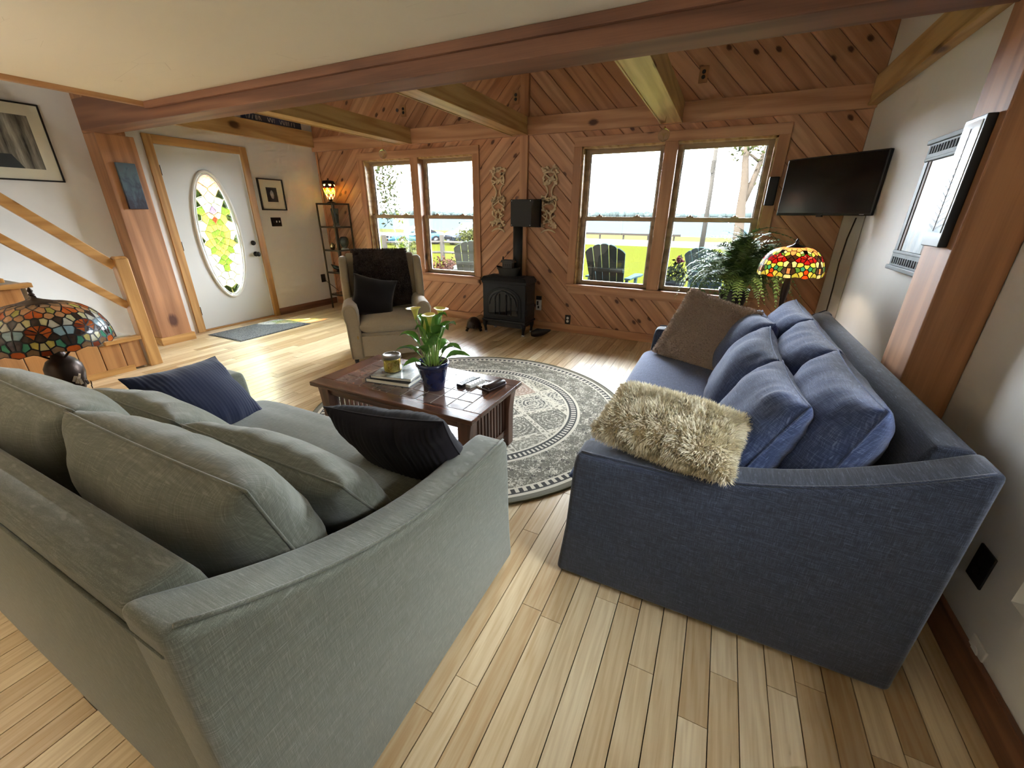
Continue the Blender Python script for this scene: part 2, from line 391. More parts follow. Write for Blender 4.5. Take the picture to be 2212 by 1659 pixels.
# ------------------------------------------------------------------ window wall with diagonal boards
WIN = [(-4.66,-2.89), (-1.52,.29)]; ZS, ZH = .60, 2.04
def wall_with_holes(name, x0, x1, y0, y1, z0, z1, holes, mat):
    m = MB(); xs = x0
    for (a, b, za, zb) in holes:
        m.b2(xs, a, y0, y1, z0, z1); m.b2(a, b, y0, y1, z0, za); m.b2(a, b, y0, y1, zb, z1); xs = b
    m.b2(xs, x1, y0, y1, z0, z1); return m.build(name, mat)
wall_front = tag(wall_with_holes('wall_front', XL-.12, XR+.12, YF+.012, YF+.16, -.5, ZT+.3, [(a,b,ZS,ZH) for a,b in WIN], m_groove),
    'knotty pine window wall of diagonal boards meeting in a chevron', 'wall', kind='structure')
BW = .137; XP = -2.205
def board_wall(x0, x1, z0, z1, sgn, mat, holes, seed):
    """tongue-and-groove boards at 45 degrees, each a piece of its own, cut round the openings"""
    d = Vector((1, sgn)).normalized(); nrm = Vector((-d.y, d.x))
    cs = [Vector(p).dot(nrm) for p in ((x0,z0),(x1,z0),(x0,z1),(x1,z1))]; k = math.floor(min(cs)/BW)*BW + seed
    while k < max(cs):
        rect = [(x0,z0),(x1,z0),(x1,z1),(x0,z1)]
        P = clip(rect, (nrm.x,nrm.y), k+BW-.0015); P = clip(P, (-nrm.x,-nrm.y), -k-.0015) if P else []
        k += BW
        if len(P) < 3: continue
        bm = bmesh.new()
        bm.faces.new([bm.verts.new((p[0], YF+.012, p[1])) for p in P])
        for (a, b, za, zb) in holes:
            for co, no in (((a,0,0),(1,0,0)),((b,0,0),(1,0,0)),((0,0,za),(0,0,1)),((0,0,zb),(0,0,1))):
                bmesh.ops.bisect_plane(bm, geom=bm.verts[:]+bm.edges[:]+bm.faces[:], plane_co=co, plane_no=no, dist=1e-5)
            rm = [f for f in bm.faces if a < f.calc_center_median().x < b and za < f.calc_center_median().z < zb]
            bmesh.ops.delete(bm, geom=rm, context='FACES')
        bmesh.ops.dissolve_limit(bm, angle_limit=.01, verts=bm.verts, edges=bm.edges)
        for grp in _islands(bm):
            b2 = bmesh.new(); mp = {}
            for f in grp:
                if f.calc_area() < .0006: continue
                b2.faces.new([mp.setdefault(v, None) or mp.__setitem__(v, b2.verts.new(v.co)) or mp[v] for v in f.verts])
            if b2.faces:
                for f in b2.faces:
                    f.normal_update()
                    if f.normal.y > 0: f.normal_flip()
                e = bmesh.ops.extrude_face_region(b2, geom=b2.faces[:])
                vs = [g for g in e['geom'] if isinstance(g, bmesh.types.BMVert)]; fs = [g for g in e['geom'] if isinstance(g, bmesh.types.BMFace)]
                bmesh.ops.translate(b2, verts=vs, vec=(0,-.007,0))
                try: bmesh.ops.inset_region(b2, faces=fs, thickness=.005, depth=.005, use_even_offset=True)
                except Exception: pass
                me = bpy.data.meshes.new('board'); b2.to_mesh(me); me.materials.append(mat); link('board', me, wall_front)
            b2.free()
        bm.free()
def _islands(bm):
    left = set(bm.faces)
    while left:
        st = [left.pop()]; g = []
        while st:
            f = st.pop(); g.append(f)
            for e in f.edges:
                for q in e.link_faces:
                    if q in left: left.discard(q); st.append(q)
        yield g
_h = lambda i: [(WIN[i][0]-.06, WIN[i][1]+.06, ZS-.03, ZH+.06)]
board_wall(XL, XP-.05, 0, 2.19, 1, m_pineL, _h(0), .02)
board_wall(XP+.05, XR, 0, 2.19, -1, m_pineR, _h(1), .05)
board_wall(XL, XP-.05, 2.35, ZT, 1, m_pineL, [], .06)
board_wall(XP+.05, XR, 2.35, ZT, -1, m_pineR, [], .01)
tag(MB().b2(XL, XR, YF-.045, YF+.01, 2.185, 2.355).build('trim_1', m_pineX, bevel=.004), 'knotty pine ledger board across the window wall under the joists', 'ledger', kind='structure')
tag(MB().b2(XP-.05, XP+.05, YF-.03, YF+.011, 0, 2.185).b2(XP-.05, XP+.05, YF-.03, YF+.011, 2.355, ZT).build('trim_2', m_pineZ, bevel=.004), 'upright pine batten where the chevron boards meet behind the stove', 'trim', kind='structure')
tag(MB().b2(XL+.02, XR, YF-.018, YF+.011, 0, .1).build('baseboard_front', m_baseX, bevel=.003), 'pine baseboard along the window wall', 'baseboard', kind='structure')

# windows: casing, jambs, sill, mullion, two double-hung units each
def window(name, x0, x1, label):
    w = thing(name, label, 'window', (0,0,0), kind='structure')
    c = .09; yo = YF-.022
    xm = (x0+x1)/2; mw = .062
    MB().b2(x0-c, x1+c, yo, YF+.01, ZH, ZH+c).build('head_casing', m_pineX, w, bevel=.003)
    for a, b in ((x0-c, x0), (x1, x1+c)): MB().b2(a, b, yo, YF+.01, ZS-.02, ZH).build('side_casing', m_pineZ, w, bevel=.003)
    MB().b2(xm-mw, xm+mw, yo, YF+.12, ZS, ZH).build('mullion', m_pineZ, w, bevel=.003)
    MB().b2(x0-c, x1+c, YF-.05, YF+.01, ZS-.03, ZS).b2(x0, x1, YF, YF+.15, ZS-.03, ZS).build('sill', m_pineX, w, bevel=.004)
    MB().b2(x0-c+.02, x1+c-.02, YF-.024, YF+.01, ZS-.11, ZS-.03).build('apron', m_pineX, w, bevel=.003)
    MB().b2(x0, x0+.018, YF, YF+.15, ZS, ZH).b2(x1-.018, x1, YF, YF+.15, ZS, ZH).b2(x0, x1, YF, YF+.15, ZH-.018, ZH).build('jamb', m_joist, w)
    for a, b in ((x0+.018, xm-mw), (xm+mw, x1-.018)):
        zm = 1.33
        for nm, y, za, zb in (('lower_sash', YF+.055, ZS, zm+.022), ('upper_sash', YF+.098, zm-.022, ZH-.018)):
            f = .045
            s = MB().b2(a, a+f, y, y+.036, za, zb).b2(b-f, b, y, y+.036, za, zb).b2(a+f, b-f, y, y+.036, za, za+f).b2(a+f, b-f, y, y+.036, zb-f, zb).build(nm, m_vinyl, w, bevel=.003)
            MB().b2(a+f, b-f, y+.016, y+.019, za+f, zb-f).build('pane', m_pane, s)
            MB().b2(a+f, a+f+.012, y+.02, y+.034, za+f, zb-f).b2(b-f-.012, b-f, y+.02, y+.034, za+f, zb-f).build('glazing_bead', m_sashw, s)
            if nm == 'lower_sash':
                for k in (.25, .75):
                    xx = a+(b-a)*k
                    MB().b2(xx-.035, xx+.035, y+.004, y+.034, zb, zb+.008).lathe([(.018,0),(.016,.012),(.006,.018)], 10, (xx, y+.02, zb+.006)).build('sash_lock', m_vinyl, s)
    return w
window('window_1', *WIN[0], 'double-hung pair of windows behind the armchair, cars beyond')
window('window_2', *WIN[1], 'double-hung pair of windows beside the television, lake beyond')
for a, b in WIN: portal(((a+b)/2, YF+.2, (ZS+ZH)/2), (math.radians(-90),0,0), b-a, ZH-ZS)

# ------------------------------------------------------------------ side walls, back wall, ceilings
DY0, DY1, DZ = 2.765, 3.69, 2.03
wl = MB().b2(XL-.14, XL, YB, DY0, -.5, ZT+.3).b2(XL-.14, XL, DY1, YF+.01, -.5, ZT+.3).b2(XL-.14, XL, DY0, DY1, DZ, ZT+.3)
tag(wl.build('wall_left', m_white), 'white painted wall with the front door and the staircase', 'wall', kind='structure')
RW = [(.45,1.40,.34,1.7)]       # windows of the right wall, behind the viewer
_m = MB(); _y = YB
for (a, b, c, d) in RW: _m.b2(XR, XR+.14, _y, a, -.5, ZT+.3).b2(XR, XR+.14, a, b, -.5, c).b2(XR, XR+.14, a, b, d, ZT+.3); _y = b
tag(_m.b2(XR, XR+.14, _y, YF+.01, -.5, ZT+.3).build('wall_right', m_white), 'white painted wall behind the navy sofa', 'wall', kind='structure')
tag(MB().b2(XL-.14, XR+.14, YB-.14, YB, -.5, ZT+.3).build('wall_back', m_white), 'white wall at the far end of the house', 'wall', kind='structure')
for k, (a,b,c,d) in enumerate(RW):
    w = thing('window_%d' % (k+3), 'casement window in the right wall behind the viewer', 'window', kind='structure')
    MB().b2(XR+.04, XR+.1, a, a+.06, c, d).b2(XR+.04, XR+.1, b-.06, b, c, d).b2(XR+.04, XR+.1, a+.06, b-.06, d-.06, d).b2(XR+.04, XR+.1, a+.06, b-.06, c, c+.06).build('frame', m_whiteplastic, w)
    MB().b2(XR+.07, XR+.075, a+.05, b-.05, c+.05, d-.05).build('pane', m_pane, w)
    portal((XR+.2, (a+b)/2, (c+d)/2), (0,math.radians(90),0), d-c, b-a)
tag(MB().b2(-4.2, XR, YB, 2.16, ZC, ZC+.12).build('ceiling', m_ceil), 'cream painted low ceiling above the sofas', 'ceiling', kind='structure')
tag(MB().b2(-4.25, -4.2, YB, 2.16, ZC-.03, ZC+.24).build('trim_3', m_pineY, bevel=.003), 'wooden edge board along the stairwell side of the low ceiling', 'trim', kind='structure')
tag(MB().b2(XL-.14, XR+.14, YB-.14, YF+.16, ZT, ZT+.15).build('ceiling_upper', m_white), 'high white ceiling above the joists and stairwell', 'ceiling', kind='structure')
tag(MB().b2(-4.2, XR, 2.1, 2.16, ZC+.12, ZT).build('wall_loft', m_white), 'white loft wall standing above the main beam', 'wall', kind='structure')
# beams and posts
BY0, BY1, BZ = 2.13, 2.33, 2.035
tag(MB().b2(-5.36, .76, BY0, BY1, BZ, BZ+.24).build('main_beam', m_beam, bevel=.006), 'dark fir main beam spanning the room between two posts', 'beam', kind='structure')
tag(MB().b2(-4.2, XR, BY0-.028, BY0-.001, ZC-.045, ZC).build('trim_4', m_beam, bevel=.003), 'thin dark trim where the main beam meets the low ceiling', 'trim', kind='structure')
for cx in (-.64, -2.25, -3.86):
    lb = {-.64:'joist above the lake window, glass globe hooked beneath', -2.25:'joist meeting the wall above the stove', -3.86:'joist above the armchair window, glass globe hooked beneath'}[cx]
    j = tag(MB().b2(cx-.095, cx+.095, BY1, YF-.046, 2.19, 2.36).build('joist', m_joist, bevel=.004), 'yellow pine '+lb, 'joist', 'ceiling joists', 'structure')
    for s in (-1, 1): MB().b2(cx+s*.095-.006, cx+s*.095+.006, BY1, YF-.046, 2.183, 2.2).build('edge_strip', m_joist, j, bevel=.002)
tag(MB().b2(XL+.001, XL+.06, 2.5, YF-.046, 2.235, 2.43).build('side_beam', m_joist, bevel=.004), 'knotty pine ledger beam on the wall above the front door', 'beam', kind='structure')
tag(MB().b2(XR-.06, XR-.001, 2.3, YF-.046, 2.21, 2.4).b2(XR-.068, XR-.001, 2.3, YF-.046, 2.2, 2.225).build('side_beam', m_joist, bevel=.004), 'pale pine ledger beam on the wall above the television', 'beam', kind='structure')
tag(MB().b2(XL+.001, -5.345, 2.21, 2.51, 0, BZ).build('post', m_post, bevel=.006), 'square fir post beside the front door, small dark painting on it', 'post', kind='structure')
tag(MB().b2(XL+.001, -5.345, 2.21, 2.45, BZ, ZC+.25).build('post_cap', m_post, bevel=.006), 'end block of the main beam above the door-side post', 'beam', kind='structure')
tag(MB().b2(XL+.001, -5.325, 2.19, 2.53, 0, .085).build('trim_5', m_oakY, bevel=.003), 'honey base block around the door-side post', 'trim', kind='structure')
tag(MB().b2(.755, XR-.001, 2.10, 2.36, 0, BZ+.2).build('post', m_post, bevel=.006), 'square fir post rising behind the navy sofa', 'post', kind='structure')
tag(MB().b2(XL+.001, XL+.018, DY1+.086, YF-.02, 0, .095).build('baseboard_left', m_basebd, bevel=.003), 'brown baseboard between the front door and the corner', 'baseboard', kind='structure')
tag(MB().b2(XR-.02, XR-.001, YB, 2.1, 0, .12).b2(XR-.02, XR-.001, 2.36, YF-.02, 0, .12).build('baseboard_right', m_basebd, bevel=.003), 'dark brown baseboard behind the navy sofa', 'baseboard', kind='structure')
tag(MB().b2(-5.52, -5.5, YF-.03, YF-.02, .1, 2.2).build('trim_6', m_pineZ), 'thin pine corner strip behind the metal shelf', 'trim', kind='structure')
# ------------------------------------------------------------------ front door with oval leaded light
m_door = plain('door_paint', '#dadcd9', .45)
m_doortrim = plain('door_moulding', '#e6e6e2', .4)
door = thing('door_1', 'white front door with tall oval leaded glass panel', 'door', kind='structure')
for a, b in ((DY0-.085, DY0), (DY1, DY1+.085)): MB().b2(XL-.0, XL+.02, a, b, 0, DZ+.085).build('side_casing', m_oakZ, door, bevel=.003)
MB().b2(XL, XL+.02, DY0, DY1, DZ, DZ+.085).build('head_casing', m_oakY, door, bevel=.003)
MB().b2(XL-.13, XL+.01, DY0, DY1, -.02, .018).build('threshold', m_oakY, door, bevel=.003)
OC, OA, OB = (3.225, 1.085), .235, .705
def ell(a, b, k, n): return (OC[0]+a*math.cos(2*pi*k/n), OC[1]+b*math.sin(2*pi*k/n))
N = 64; m = MB(); xo = XL-.012; th = .045
y0, y1, z0, z1 = DY0+.004, DY1-.004, .02, DZ-.004
def rectpt(k):
    a = 2*pi*k/N; c, s = math.cos(a), math.sin(a); hy, hz = (y1-y0)/2, (z1-z0)/2
    q = min(hy/abs(c) if abs(c) > 1e-6 else 9, hz/abs(s) if abs(s) > 1e-6 else 9); cyy, czz = (y0+y1)/2, (z0+z1)/2
    return (cyy+c*q, czz+s*q)
ang = [math.atan2((z1-z0), (y1-y0)), pi-math.atan2((z1-z0),(y1-y0))]
RP = [rectpt(k) for k in range(N)]
for cny, cnz in ((y0,z0),(y1,z0),(y1,z1),(y0,z1)):
    k = min(range(N), key=lambda i: math.hypot(RP[i][0]-cny, RP[i][1]-cnz)); RP[k] = (cny, cnz)
EP = [ell(OA, OB, k, N) for k in range(N)]
m.add([(xo,)+p for p in RP]+[(xo,)+p for p in EP]+[(xo-th,)+p for p in RP]+[(xo-th,)+p for p in EP],
    [(k,(k+1)%N,N+(k+1)%N,N+k) for k in range(N)]+[(2*N+k,2*N+(k+1)%N,3*N+(k+1)%N,3*N+k) for k in range(N)]+
    [(N+k,N+(k+1)%N,3*N+(k+1)%N,3*N+k) for k in range(N)]+[(k,(k+1)%N,2*N+(k+1)%N,2*N+k) for k in range(N)])
m.build('slab', m_door, door)
for rr_, w_, h_ in ((.018,.03,.022),(-.012,.018,.012)):
    m = MB()
    for k in range(N):
        pass
    prof = [(-w_/2,0),(-w_/2,h_*.6),(-w_/4,h_),(w_/4,h_),(w_/2,h_*.6),(w_/2,0)]
    vs = []
    for k in range(N):
        for d, hh in prof: vs.append((xo+hh,)+ell(OA+rr_+d, OB+rr_+d, k, N))
    q = len(prof); m.add(vs, [(k*q+i, k*q+(i+1)%q, ((k+1)%N)*q+(i+1)%q, ((k+1)%N)*q+i) for k in range(N) for i in range(q)])
    m.build('oval_moulding', m_doortrim, door, True)
# leaded cells, symmetric about the long axis
gl = {'clear':glass_thin('leaded_clear', (.93,.97,.93,1), .05), 'seedy':art_glass('leaded_seedy', '#e8f2e6', .8, .86), 'green':art_glass('leaded_green', '#b5d27a', .8, .9),
      'gold':art_glass('leaded_gold', '#e3dc8e', .8, .88), 'rose':art_glass('leaded_rose', '#f4c8b4', .8, .88), 'lilac':art_glass('leaded_lilac', '#c9b6e2', .8, .9), 'red':art_glass('leaded_red', '#ea8a6c', .8, .9)}
seeds = []
def sym(y, z, c):
    seeds.append((y, z, c))
    if abs(y) > 1e-4: seeds.append((-y, z, c))
for q, (yy, zz, c) in enumerate([(0,.62,'rose'),(.07,.52,'rose'),(.0,.45,'seedy'),(.1,.40,'seedy'),(.15,.30,'green'),(.06,.33,'seedy'),(0,.29,'lilac'),(.035,.235,'rose'),(0,.20,'red'),(.05,.17,'green'),(.1,.2,'gold'),(.16,.14,'seedy'),
    (.03,.11,'gold'),(.075,.09,'gold'),(0,.05,'green'),(.05,.03,'green'),(.10,.02,'gold'),(.17,.0,'seedy'),(0,-.02,'gold'),(.035,-.05,'green'),(.08,-.06,'gold'),(.13,-.08,'gold'),(.18,-.14,'seedy'),
    (0,-.09,'green'),(.04,-.12,'gold'),(.09,-.15,'green'),(0,-.16,'gold'),(.045,-.19,'gold'),(.09,-.24,'seedy'),(.15,-.27,'seedy'),(0,-.25,'green'),(.03,-.29,'green'),(0,-.36,'green'),(.07,-.36,'seedy'),(.13,-.40,'seedy'),(.035,-.46,'seedy'),(.1,-.52,'seedy'),(0,-.56,'seedy'),(.05,-.64,'clear'),(.19,.22,'clear'),(.2,-.02,'clear'),(.17,.36,'clear'),(.13,.48,'clear')]): sym(yy, zz, c)
bound = [(OA*.985*math.cos(2*pi*k/40), OB*.985*math.sin(2*pi*k/40)) for k in range(40)]
cells = [(p, gl[s[2]]) for p, s in zip(voronoi([s[:2] for s in seeds], bound), seeds) if len(p) > 2]
m_came = plain('brass_came', '#c9c27c', .35, .6)
stained(door, cells, lambda u,v,o: (xo-.022+o, OC[0]+u, OC[1]+v), .0035, m_came, step=.03, th=.002, came_name='brass_came')
MB().lathe([(.03,0),(.03,.01),(.022,.016),(.02,.03),(.0,.032)], 16).build('deadbolt', m_black, door, True, rot=(0,pi/2,0), loc=(xo,3.62,.995))
MB().lathe([(.032,0),(.032,.008),(.012,.014),(.012,.035),(.027,.045),(.03,.06),(.018,.07),(0,.071)], 18).build('knob', m_black, door, True, rot=(0,pi/2,0), loc=(xo,3.625,.855))
for z in (.25, 1.0, 1.78): MB().b2(XL-.004, XL+.004, DY0-.006, DY0+.014, z-.05, z+.05).build('hinge', m_bronze, door)
# ------------------------------------------------------------------ staircase and railing
m_carpet = plain('stair_carpet', '#b9b2a6', .95, noise=.1)
m_stairp = wood('stair_plank', '#c2925f', '#9c6c42', 2, knots=.5, ring=4, var=.5, kscale=3)
SX = -4.72
st = thing('staircase', 'steep boarded staircase with carpeted treads rising along the white wall', 'staircase', (0,0,0), kind='structure')
RISE, RUN, SY = .275, .27, 1.775
for k in range(7):
    z = .305+RISE*k; ya, yb = SY-RUN*(k+1), SY-RUN*k
    MB().b2(XL+.002, SX-.02, ya-.02, yb-.02, z-.04, z-.004).build('riser_block', m_carpet, st)
    MB().b2(XL+.002, SX-.021, yb-.022, yb-.004, z-RISE-.03, z-.04).build('riser', m_white, st)
    MB().b2(SX-.05, SX+.02, ya+.02, yb+.012, z-.035, z).build('tread_nosing', m_oakY, st, bevel=.004)
y = SY; k = 0
while y > -.1:
    w = .148; top = .305+RISE*int((SY-(y-w/2))/RUN)-.036
    MB().b2(SX-.02, SX, y-w+.0025, y-.0025, .02, top).build('plank', m_stairp, st, bevel=.004); y -= w
MB().b2(SX-.001, SX+.014, -.1, SY-.1, 0, .055).build('base_strip', m_oakY, st, bevel=.003)
rl = thing('stair_railing', 'honey wooden stair railing with square newel post and two sloping rails', 'railing', (SX-.03,1.84,0))
MB().box((0,0,.49),(.095,.1,.98)).box((0,0,.99),(.095,.1,.02),taper=(.7,.7)).build('newel_post', m_oakZ, rl, bevel=.006)
for zz in (.925, .575):
    L = 1.8; MB().box((0,-.05-L/2*.70,zz+L/2*.714),(.042,L,.075 if zz > .6 else .06),(math.radians(-45.6),0,0)).build('rail', m_oakY, rl, bevel=.005)
MB().box((0,-.79,.66),(.05,.06,.42)).box((0,-.77,.885),(.06,.1,.03)).build('baluster', m_oakZ, rl, bevel=.004)

# ------------------------------------------------------------------ the two slipcovered sofas
m_gb = linen('grey_linen_body', '#68695c', '#8f9084', '#56574a', body=True)
m_gc = linen('grey_linen_cushion', '#68695c', '#8f9084', '#56574a')
m_bb = linen('navy_linen_body_shaded', '#2f3545', '#626b82', '#242936', body=True)  # same cloth as the cushions, darkened: the shade on arms is in the colour
m_bc = linen('navy_linen_cushion_lit', '#42517a', '#7f92c0', '#2f3b5b')
def sofa(name, label, L, loc, rz, mb, mc, nback, bw, tops):
    s = thing(name, label, 'sofa', loc, rz)
    D, at = 1.06, .13
    def zt(y):
        q = max(0, 1-y/.78); return .605+.235*q**2.0+.012*smoothstep(.86,1.0,y)*0
    for sg in (-1, 1):
        prof = [(0.0,.012),(0,.835)]+[(y, zt(y)) for y in [.03+.0625*i for i in range(17)] if y < 1.03]+[(1.035,.60),(1.045,.55),(1.06,.25),(1.085,.012)]
        x0, x1 = sorted((sg*L/2, sg*(L/2-at)))
        a = MB().prism(prof, x0, x1, 0).build('arm', mb, s, True, bevel=.022, seg=4)
        for xx in (sg*L/2-sg*.012,):
            MB().tube([(xx, y, zt(y)+.0015) for y in [.02+.05*i for i in range(21)] if y < 1.03], .004, 6).build('piping', mb, a, True)
    bp = [(.004,.012),(.004,.815),(.014,.828),(.06,.834),(.095,.828),(.11,.79),(.22,.35),(.22,.012)]
    b = MB().prism(bp, -(L/2-at+.012), L/2-at+.012, 0).build('back', mb, s, True, bevel=.014, seg=3)
    MB().tube([(-L/2+.02,.001,.785),(L/2-.02,.001,.785)], .0035, 6).build('piping', mb, b, True)
    MB().b2(-(L/2-at), L/2-at, .2, 1.045, .012, .30).build('base', mb, s, bevel=.015, seg=3)
    # seat cushion: softly crowned box
    w, d = L-2*at-.006, .86; m = MB()
    def sc(u, v, top):
        x = (u*2-1)*w/2; y = .225+v*d
        eu = abs(u*2-1); ev = abs(v*2-1)
        c = (1-eu**8)**.5*(1-ev**10)**.5 if eu < 1 and ev < 1 else 0
        z = .395+(1 if top else -1)*.085*c+(.025*(1-ev*ev)*(1-eu**4) if top else 0)
        if top: z += noise.noise(Vector((x*2.2, y*15, 1)))*.007*c+noise.noise(Vector((x*1.2, y*5+3, 4)))*.008*c
        return (x, y+.012*math.sin(pi*(z-.3)/.19)*smoothstep(.6,1,v), z)
    Q = lambda a: .5-.5*math.cos(pi*a)
    m.grid(lambda a,b: sc(Q(a), Q(b), True), 60, 40); m.grid(lambda a,b: sc(Q(a), Q(b), False), 60, 40)
    me = m.mesh('seat_cushion', mc, True); bm = bmesh.new(); bm.from_mesh(me); bmesh.ops.remove_doubles(bm, verts=bm.verts, dist=1e-5); bmesh.ops.recalc_face_normals(bm, faces=bm.faces); bm.to_mesh(me); bm.free()
    link('seat_cushion', me, s)
    for k in range(nback):
        xc = (k-(nback-1)/2)*bw
        c = pillow('back_cushion', mc, bw*1.03, .50, .27, s, n=30, edge=.42, pinch=.05, wr=.009, seed=k+L)
        l = math.radians(16+2*k%3)
        ez = Vector((0, math.cos(l), math.sin(l))); ex = Vector((-1,0,0)); ey = ez.cross(ex)
        c.matrix_local = Matrix(((ex.x,ey.x,ez.x,xc),(ex.y,ey.y,ez.y,tops[0]),(ex.z,ey.z,ez.z,tops[1]),(0,0,0,1)))
    return s
sofa('sofa', 'grey-green linen loveseat with sloping arms, back to the viewer', 1.66, (-1.41,.13,0), 0, m_gb, m_gc, 2, .70, (.285,.655))
_bs = sofa('sofa', 'navy linen sofa with sloping arms along the white wall', 2.05, (.70,2.245,0), pi/2, m_bb, m_bc, 3, .60, (.285,.665))
_bs.scale = (1,1,.968)
# loose cushions of the same cloth, front row
for k, (x, y) in enumerate(((-1.07,.67),(-1.74,.67))):
    o = pillow('sofa_cushion', m_gc, .66, .40, .21, n=30, edge=.45, pinch=.06, wr=.008, seed=40+k)
    basis(o, (x, y, .585), 90, 34, (2,-3)[k]); tag(o, ('grey-green linen cushion beside the dark corduroy pillow, in front row of loveseat', 'grey-green linen cushion beside the navy ribbed pillow, in front row of loveseat')[k], 'cushion', 'loose cushions on the grey loveseat')
for k, (x, y) in enumerate(((.22,1.63),(.20,2.18),(.22,2.74))):
    o = pillow('sofa_cushion', m_bc, .55, .43, .23, n=30, edge=.42, pinch=.06, wr=.011, seed=60+k)
    basis(o, (x, y, .635), 180, 26, (3,-2,4)[k]); tag(o, ('navy linen cushion next to the cream fur pillow, front row of navy sofa', 'navy linen cushion in the middle of the front row on the navy sofa', 'navy linen cushion half hidden by the brown plush pillow')[k], 'cushion', 'loose cushions on the navy sofa')
# accent pillows
m_cordn = plain('navy_corduroy', '#1a2036', .95, spec=.15, Sheen_Weight=.2, Sheen_Roughness=.5)
m_cordb = plain('brown_black_corduroy', '#1a161a', .95, spec=.1, Sheen_Weight=.08, Sheen_Roughness=.5)
o = pillow('ribbed_pillow', m_cordn, .42, .38, .15, seam=True, n=30, edge=.5, pinch=.1, wr=.008, seed=5, ribs=pi/.016, ribd=.002)
basis(o, (-1.93,.87,.60), 20, 42, -8); tag(o, 'navy ribbed pillow leaning on the far arm of the grey loveseat', 'pillow')
o = pillow('corduroy_pillow', m_cordb, .49, .40, .16, n=26, edge=.5, pinch=.1, wr=.007, seed=6, ribs=pi/.02, ribd=.006)
basis(o, (-.90,.985,.585), -84, -30, 6); tag(o, 'near-black wide-wale corduroy pillow against the near arm of the loveseat', 'pillow')
m_furc = fur_mat('cream_fur', '#b8ab8e', '#f7f1dd', '#e0d6b8'); m_furc0 = plain('cream_fur_hide', '#c9bc9c', .95)
o = pillow('fur_pillow', m_furc0, .46, .27, .17, seam=False, n=22, edge=.5, pinch=.08, wr=.004, seed=8)
basis(o, (-.055,1.365,.685), -96, 70, -5); tag(o, 'cream long-pile fur pillow lying over the near arm of the navy sofa', 'pillow')
fur(o, m_furc, 30000, .021, 3, .1, .0012, spread=.7)
m_furb = fur_mat('taupe_plush', '#a39284', '#d6c8bb', '#bca998'); m_furb0 = plain('taupe_plush_hide', '#ab998a', .95)
o = pillow('plush_pillow', m_furb0, .52, .50, .16, seam=False, n=22, edge=.5, pinch=.06, wr=.006, seed=9)
basis(o, (-.01,2.88,.655), -118, 28, -9); tag(o, 'taupe plush pillow standing at the window end of the navy sofa', 'pillow')
fur(o, m_furb, 26000, .011, 4, .1, .0013, spread=.4)

# ------------------------------------------------------------------ round rug
m_pile = NT('persian_rug'); t = m_pile
_v = t.vec('obj'); _s = t.n('SeparateXYZ', {0:_v}); X_, Y_ = _s.outputs[0], _s.outputs[1]
_r2 = t.math('SQRT', t.math('ADD', t.math('MULTIPLY', X_, X_), t.math('MULTIPLY', Y_, Y_)))
_th = t.math('ARCTAN2', Y_, X_)
CH, GR, CR, RO = '#262421', '#77715f', '#d9d0bb', '#a98a74'
_q = t.n('VectorRotate', {0:_v, 'Angle':math.radians(38)}, rotation_type='Z_AXIS').outputs[0]
_fl = t.n('TexVoronoi', {'Vector':_v,'Scale':19.0,'Randomness':.9}); _fe = t.n('TexVoronoi', {'Vector':_v,'Scale':27.0,'Randomness':1.0}, feature='DISTANCE_TO_EDGE')
_scr = t.noise(_v, 44, 3, .7, 1.8); _ln = t.noise(_v, 26, 2, .5, 2.5); _line = t.math('LESS_THAN', t.math('ABSOLUTE', t.math('SUBTRACT', _ln, .5)), .016)
_sq = t.n('SeparateXYZ', {0:t.n('VectorMath', {0:_q,1:(3.4,3.4,0)}, operation='MULTIPLY').outputs[0]})
_cx = t.math('FLOOR', _sq.outputs[0]); _cy = t.math('FLOOR', _sq.outputs[1])
_fx = t.math('ABSOLUTE', t.math('SUBTRACT', t.math('FRACT', _sq.outputs[0]), .5)); _fy = t.math('ABSOLUTE', t.math('SUBTRACT', t.math('FRACT', _sq.outputs[1]), .5))
_edge = t.math('MAXIMUM', _fx, _fy)
_wn = t.n('TexWhiteNoise', {0:t.n('CombineXYZ', {0:_cx,1:_cy}).outputs[0]}, noise_dimensions='3D').outputs[0]
_tile = t.ramp(_wn, [(0,'#8d8674'),(.25,CR),(.5,'#6a6454'),(.7,RO),(.85,'#cfc4aa')], 'CONSTANT')
_ink = t.ramp(_wn, [(0,CR),(.25,CH),(.5,CR),(.7,'#d8c4b0'),(.85,CH)], 'CONSTANT')
_med = t.math('SQRT', t.math('ADD', t.math('POWER', _fx, 2), t.math('POWER', _fy, 2)))
_pet = t.math('SINE', t.math('MULTIPLY', _med, 62))
_scroll = t.math('GREATER_THAN', t.math('ADD', _scr, t.math('MULTIPLY', _pet, .06)), .535)
_field = t.mix(t.math('MULTIPLY', _scroll, t.math('LESS_THAN', _edge, .40)), _tile, _ink)
_field = t.mix(t.math('MULTIPLY', _line, .85), _field, CH)
_field = t.mix(t.math('GREATER_THAN', _edge, .43), _field, CR)
_field = t.mix(t.math('MULTIPLY', t.math('GREATER_THAN', _edge, .445), t.math('GREATER_THAN', _fe.outputs[0], .16)), _field, '#8a8371')
_bs = t.math('SINE', t.math('MULTIPLY', _th, 26))
_bord = t.mix(t.math('GREATER_THAN', t.math('ADD', _scr, t.math('MULTIPLY', t.math('MULTIPLY', _bs, t.math('SINE', t.math('MULTIPLY', _r2, 42))), .07)), .55), '#716b5a', CR)
_bord = t.mix(t.math('MULTIPLY', t.math('LESS_THAN', _fl.outputs['Distance'], .2), t.math('GREATER_THAN', _fl.outputs['Distance'], .1)), _bord, CH)
_bord = t.mix(t.math('MULTIPLY', _line, .8), _bord, CH)
